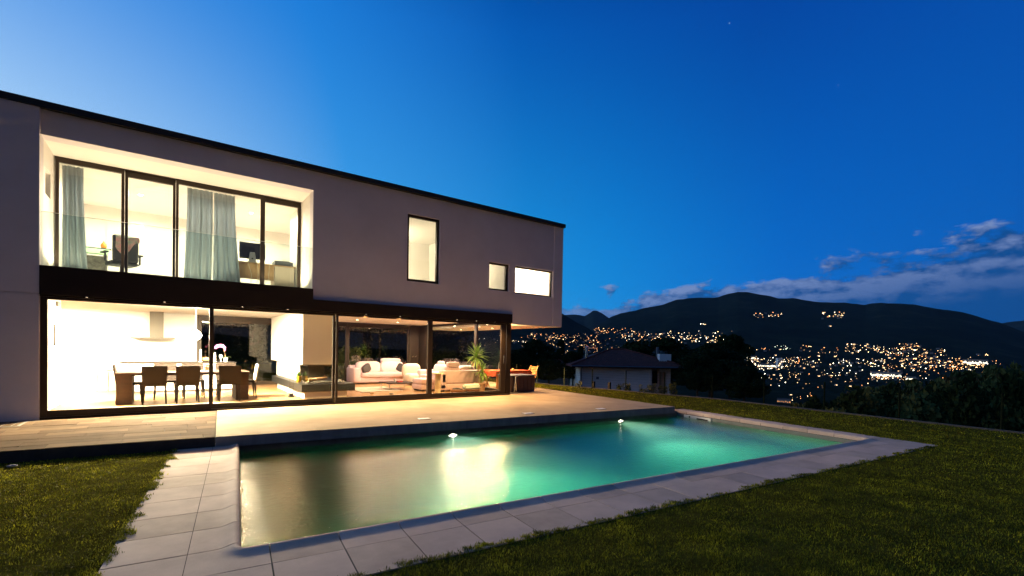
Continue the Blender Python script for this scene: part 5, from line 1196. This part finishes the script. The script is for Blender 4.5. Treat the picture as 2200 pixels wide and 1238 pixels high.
# ================================================================== TOWN IN THE VALLEY
def lampmesh(name, em, r, h):
    mb = MB(); mb.tube((0, 0, -1), (0, 0, h), r * .12, n=4); mb.puff((0, 0, h), (r, r, r * .8), e=1, n=8, m=6, mi=1); return mb.mesh(name, ['lamp_pole', em])
LM = {}
clusters = [  # u range, v range, count, spread shape, light mix
    (960, 1080, 722, 750, 16, 'w'), (1100, 1135, 733, 738, 10, 'w'), (1132, 1200, 716, 732, 22, 'o'), (1185, 1285, 718, 745, 40, 'o'), (1235, 1283, 742, 760, 16, 'o'), (1276, 1365, 706, 720, 34, 'o'), (1332, 1420, 716, 736, 40, 'm'),
    (1380, 1560, 716, 740, 52, 'w'), (1300, 1336, 750, 758, 7, 'm'), (1500, 1520, 696, 699, 3, 'w'), (1618, 1680, 672, 684, 16, 'm'), (1764, 1816, 672, 686, 18, 'm'), (1780, 1783, 700, 703, 1, 'g'),
    (1590, 1665, 750, 756, 7, 'o'), (1662, 1700, 744, 754, 9, 'g'), (1715, 1745, 744, 760, 6, 'o'), (1755, 1800, 750, 768, 9, 'o'), (1815, 1870, 739, 760, 26, 'm'), (1870, 1900, 742, 760, 14, 'm'), (1930, 1975, 740, 756, 26, 'o'),
    (1895, 2030, 750, 772, 44, 'm'), (1595, 1690, 770, 798, 44, 'w'), (1680, 1760, 770, 790, 26, 'm'), (1590, 1770, 800, 820, 26, 'm'), (1780, 1900, 772, 792, 34, 'w'), (1890, 2100, 772, 800, 80, 'm'), (1760, 1840, 798, 812, 10, 'w'),
    (1940, 1990, 808, 830, 14, 'm'), (2030, 2150, 774, 796, 22, 'o'), (1870, 1935, 800, 826, 18, 'm'), (1690, 1750, 846, 872, 8, 'o'), (1878, 1932, 804, 818, 26, 'w'), (1640, 1680, 784, 796, 16, 'w'), (2078, 2116, 780, 790, 18, 'm'), (1596, 1630, 768, 776, 10, 'w'), (1590, 1900, 764, 840, 60, 'm'), (1900, 2120, 764, 820, 60, 'o'), (1120, 1330, 720, 760, 40, 'o'), (1340, 1580, 712, 742, 40, 'm'), (2100, 2130, 760, 768, 3, 'o'), (1120, 1240, 752, 770, 16, 'm')]
lampsel = {'o': ['lamp_orange', 'lamp_warm', 'lamp_dim', 'lamp_orange'], 'm': ['lamp_warm', 'lamp_warm', 'lamp_white', 'lamp_dim', 'lamp_orange', 'lamp_dim'], 'w': ['lamp_white', 'lamp_white', 'lamp_warm', 'lamp_dim'], 'g': ['lamp_green', 'lamp_white']}
pool_ = []
for ua, ub, va, vb, n, mix in clusters:
    for i in range(int(n * 1.5)):
        u = RNG.uniform(ua, ub); v = va + (vb - va) * RNG.beta(1.3, 1.3); hh = hit(u, v)
        if hh is None: continue
        pool_.append((hh, lampsel[mix][RNG.integers(len(lampsel[mix]))], RNG.choice([.55, .75, 1.0, 1.35], p=[.34, .30, .21, .15])))
pool_.sort(key=lambda q_: q_[0][3] / q_[2])
rest = MB(); RM = ['lamp_warm', 'lamp_orange', 'lamp_white', 'lamp_green', 'lamp_dim']
for i, (hh, em, k_) in enumerate(pool_):
    x, y, z, dist = hh; r_ = max(.3, dist / 1000 * .56 * k_); h = 5 + r_
    if i < 300:
        key = (em, round(r_ * 3) / 3)
        if key not in LM: LM[key] = lampmesh('street_lamp', em, max(.3, key[1]), 5 + key[1])
        o = meshobj('street_lamp', LM[key], None, M=Matrix.Translation((x, y, z))); tag(o, 'glowing street lamp among the lights of the valley town', 'street lamp', 'street lamps of the valley town')
    else: rest.puff((x, y, z + h), (r_, r_, r_ * .8), e=1, n=7, m=5, mi=RM.index(em))
if rest.v: tag(rest.build('distant_lights', RM), 'hundreds of small distant lights of the town on the far valley side', None, None, 'stuff')
# buildings of the town: gabled houses, floodlit halls
hm = MB(); hm.box(-5, 5, -4, 4, -2, 6); hm.add([(-5.6, -4.6, 6), (5.6, -4.6, 6), (5.6, 4.6, 6), (-5.6, 4.6, 6), (-5.6, 0, 9), (5.6, 0, 9)], [(0, 1, 5, 4), (2, 3, 4, 5), (1, 2, 5), (3, 0, 4), (3, 2, 1, 0)], 1)
for x in (-3, 0, 3): hm.box(x - .7, x + .7, -4.06, -4.005, 2, 4, 2)
hmL = [hm.mesh('town_house', ['town_wall', 'town_roof', 'window_dark']), hm.mesh('town_house', ['town_wall', 'town_roof', 'lamp_warm'])]
for i, (ua, ub, va, vb, n, mix) in enumerate(clusters):
    for j in range(max(1, n // 4)):
        hh = hit(RNG.uniform(ua, ub), RNG.uniform(va, vb) + 1)
        if hh is None: continue
        k_ = float(np.clip(hh[3] / 2600, .8, 2.2))
        o = meshobj('town_house', hmL[RNG.random() < .4], None, M=Matrix.Translation(hh[:3]) @ Matrix.Rotation(RNG.uniform(-.5, .5) - .9, 4, 'Z') @ Matrix.Scale(k_, 4)); tag(o, 'small gabled house among the lights of the valley town', 'house', 'houses of the valley town')
for u, v, wd, hgt, em, lb in ((1612, 772, 20, 8, 'flood_white', 'long white floodlit hall at the left of the town'), (1652, 790, 40, 9, 'flood_white', 'row of brightly lit shops below the tower block'), (1903, 811, 44, 12, 'flood_white', 'brightest floodlit hall in the middle of the valley'), (2095, 784, 30, 11, 'flood_white', 'glaring floodlit hall at the right end of the town'),
                         (1684, 866, 24, 10, 'flood_orange', 'orange lit yard building just beyond the lawn'), (1262, 749, 44, 3, 'flood_orange', 'orange lit street front left of the red roof'), (1957, 818, 14, 9, 'flood_white', 'bright small hall right of the floodlit one')):
    hh = hit(u, v)
    if hh is None: continue
    k_ = hh[3] / 1080; w_, h_ = wd * k_, hgt * k_ * .75
    t_ = thing('lit_hall', lb, 'lit building', hh[:3], math.atan2(-hh[0], hh[1]))
    MB().box(-w_ / 2, w_ / 2, 0, w_ * .5, -2, h_).build('wall', 'town_wall', t_, world=False)
    MB().box(-w_ / 2 - .3, w_ / 2 + .3, -.3, w_ * .5 + .3, h_ + .02, h_ * 1.08 + .3).build('roof', 'town_roof', t_, world=False)
    nb_ = max(6, int(w_ / 4))
    for j in range(nb_): a = -w_ / 2 + w_ * (j + .10 + .25 * RNG.random()) / nb_; b = -w_ / 2 + w_ * (j + .90 - .25 * RNG.random()) / nb_; z_ = .25 * RNG.random(); MB().box(a, b, -.25, -.05, h_ * (.10 + z_), h_ * (.28 + z_ + .2 * RNG.random())).build('lit_window', em, t_, world=False)
hh = hit(1676, 790); k_ = hh[3] / 1080
t_ = thing('tower_block', 'pale tower block among the white lights of the town', 'tower block', hh[:3], -.7); MB().box(-5 * k_, 5 * k_, 0, 8 * k_, -2, 19 * k_).build('wall', 'house_white', t_, world=False)
for j in range(4):
    for i in range(3): MB().box((-3.6 + i * 2.6) * k_, (-2.0 + i * 2.6) * k_, -.3, -.05, (3 + j * 4) * k_, (5 + j * 4) * k_).build('window', ['window_dark', 'lamp_warm'][(i * 5 + j * 3) % 4 == 0], t_, world=False)
# stars
for i, (u, v, lb, s_) in enumerate(((1567, 50, 'brightest star high in the blue sky', 9), (1157, 6, 'faint star at the top middle of the sky', 5), (1801, 183, 'faint star at the upper right of the sky', 5), (921, 380, 'faint star low above the villa roof', 4))):
    d = ray(u, v) * 24000; o = MB().puff((0, 0, 0), (s_, s_, s_ * 2), e=1, n=8, m=6).build('star', 'star_glow', world=False, loc=d[:]); tag(o, lb, 'star')

# ================================================================== GRASS
def in_poly(px, py, poly):
    ins = np.zeros(len(px), bool); n = len(poly)
    for i in range(n):
        (xa, ya), (xb, yb) = poly[i], poly[(i + 1) % n]; c = ((ya > py) != (yb > py)) & (px < (xb - xa) * (py - ya) / (yb - ya + 1e-12) + xa); ins ^= c
    return ins
def blades(x, y, h, w, seed, zb=None):
    g = np.random.default_rng(seed); N = len(x); a = g.uniform(0, 6.283, N); ln_ = g.uniform(.25, 1.15, N); ca, sa = np.cos(a), np.sin(a); z0 = np.full(N, -.162) if zb is None else zb
    bx, by = -sa * w / 2, ca * w / 2; mx, my = x + ca * ln_ * h * .35, y + sa * ln_ * h * .35; tx, ty = x + ca * ln_ * h, y + sa * ln_ * h
    P_ = np.stack([np.stack([x - bx, y - by, z0], 1), np.stack([x + bx, y + by, z0], 1), np.stack([mx + bx * .8, my + by * .8, z0 + h * .6], 1), np.stack([mx - bx * .8, my - by * .8, z0 + h * .6], 1), np.stack([tx, ty, z0 + h * (1.05 - .35 * ln_)], 1)], 1)
    return P_.reshape(-1, 3), g.uniform(0, 1, N)
poolout = [PP(-.80, -.80)[:2], PP(PL + .49, -.80)[:2], PP(PL + .49, PW + .3)[:2], PP(-.80, PW + .3)[:2]]
slabp = SLABQ; pavp = [(-7.5, yfront(-7.5)), (A0.x, A0.y), (.8, 11.6), (-7.5, 11.6)]
lawnp = fl0 + [(-30, 30), (-30, -20)]
fwv = np.array([fw.x, fw.y]); rtv = np.array([rt.x, rt.y])
PX, PY, PH, PWD, PZ = [], [], [], [], []
for ra, rb, dens_, hb, wb_ in ((1.2, 4.5, 6500, .027, .0044), (4.5, 8, 3400, .027, .0060), (8, 13, 1500, .028, .0092), (13, 30, 520, .030, .016)):
    n = int(dens_ * math.pi * (rb ** 2 - ra ** 2) * 0.31); r_ = np.sqrt(RNG.uniform(ra ** 2, rb ** 2, n)); a = YAW + RNG.uniform(-.97, .97, n)
    x, y = r_ * np.sin(a), r_ * np.cos(a)
    
    q1, q2 = (x - PO.x) * e1.x + (y - PO.y) * e1.y, (x - PO.x) * e2.x + (y - PO.y) * e2.y          # along / across the pool
    je = .022 + .022 * np.sin(q1 * 3.1 + q2 * 4.3) + .03 * np.sin(q1 * 11 + q2 * 13) + .02 * np.sin(q1 * 37 + q2 * 29) + np.abs(RNG.normal(0, .018, n))
    ov = (q1 > -.835 + je) & (q1 < PL + .515 - je * .6) & (q2 > -.835 + je)
    ok = ~(ov & (q2 < PW + .3)) & ~in_poly(x, y, slabp) & ~in_poly(x, y, pavp) & in_poly(x, y, lawnp) & ~((y > 11.5) & (x < 10.6) & (x > -7))
    x, y = x[ok], y[ok]; cl = .75 + .5 * np.abs(np.sin(x * 5.1 + 1.7 * np.sin(y * 3.3)) * np.sin(y * 4.3 + 1.3 * np.sin(x * 2.9)))
    stp = ((q1 > -.838) & (q1 < PL + .518) & (q2 > -.838))[ok]; PZ.append(np.where(stp, -.152, -.162)); 
    if stp.any():
        ex = np.repeat(np.where(stp)[0], 3); x = np.concatenate([x, x[ex] + RNG.normal(0, .012, len(ex))]); y = np.concatenate([y, y[ex] + RNG.normal(0, .012, len(ex))]); cl = np.concatenate([cl, cl[ex]]); PZ[-1] = np.concatenate([PZ[-1], np.full(len(ex), -.152)])
    PX.append(x); PY.append(y); PH.append(hb * RNG.uniform(.55, 1.25, len(x)) * cl); PWD.append(wb_ * RNG.uniform(.7, 1.3, len(x)))
# clover and longer tufts along the paving edge
x, y, h, w, zb_ = map(np.concatenate, (PX, PY, PH, PWD, PZ)); Vb, tint = blades(x, y, h, w, 5, zb_); N = len(x)
me = bpy.data.meshes.new('grass'); me.vertices.add(5 * N); me.vertices.foreach_set('co', Vb.ravel().astype(np.float32))
idx = (np.arange(N) * 5)[:, None]; quad = (idx + np.array([[0, 1, 2, 3]])).ravel(); tri = (idx + np.array([[3, 2, 4]])).ravel()
me.loops.add(7 * N); me.loops.foreach_set('vertex_index', np.concatenate([quad, tri]).astype(np.int32)); me.polygons.add(2 * N)
me.polygons.foreach_set('loop_start', np.concatenate([np.arange(N) * 4, 4 * N + np.arange(N) * 3]).astype(np.int32)); me.polygons.foreach_set('loop_total', np.concatenate([np.full(N, 4), np.full(N, 3)]).astype(np.int32))
ta = me.attributes.new('tint', 'FLOAT', 'POINT'); ta.data.foreach_set('value', np.repeat(tint, 5).astype(np.float32))
me.materials.append(MATS['grass_blade']); me.update(); me.validate()
gobj = bpy.data.objects.new('grass', me); link(gobj); tag(gobj, 'short mown grass blades of the lawn', None, None, 'stuff')
print('grass blades', N, 'lamps', len(pool_))

# ================================================================== EVENING HAZE over the valley
hz_ = MB().box(-18500, 18500, -18500, 18500, -160, 2600).build('haze', 'window_dark'); tag(hz_, 'thin blue evening haze over the valley', None, None, 'stuff')
m = bpy.data.materials.new('haze_air'); m.use_nodes = True; nt = m.node_tree; nt.nodes.clear(); o = nn(nt, 'ShaderNodeOutputMaterial')
pv = nn(nt, 'ShaderNodeVolumePrincipled', i_Density=1.2e-5); pv.inputs['Color'].default_value = (.50, .72, 1.0, 1); ln(nt, pv, 0, o, 'Volume')
hz_.data.materials.clear(); hz_.data.materials.append(m)
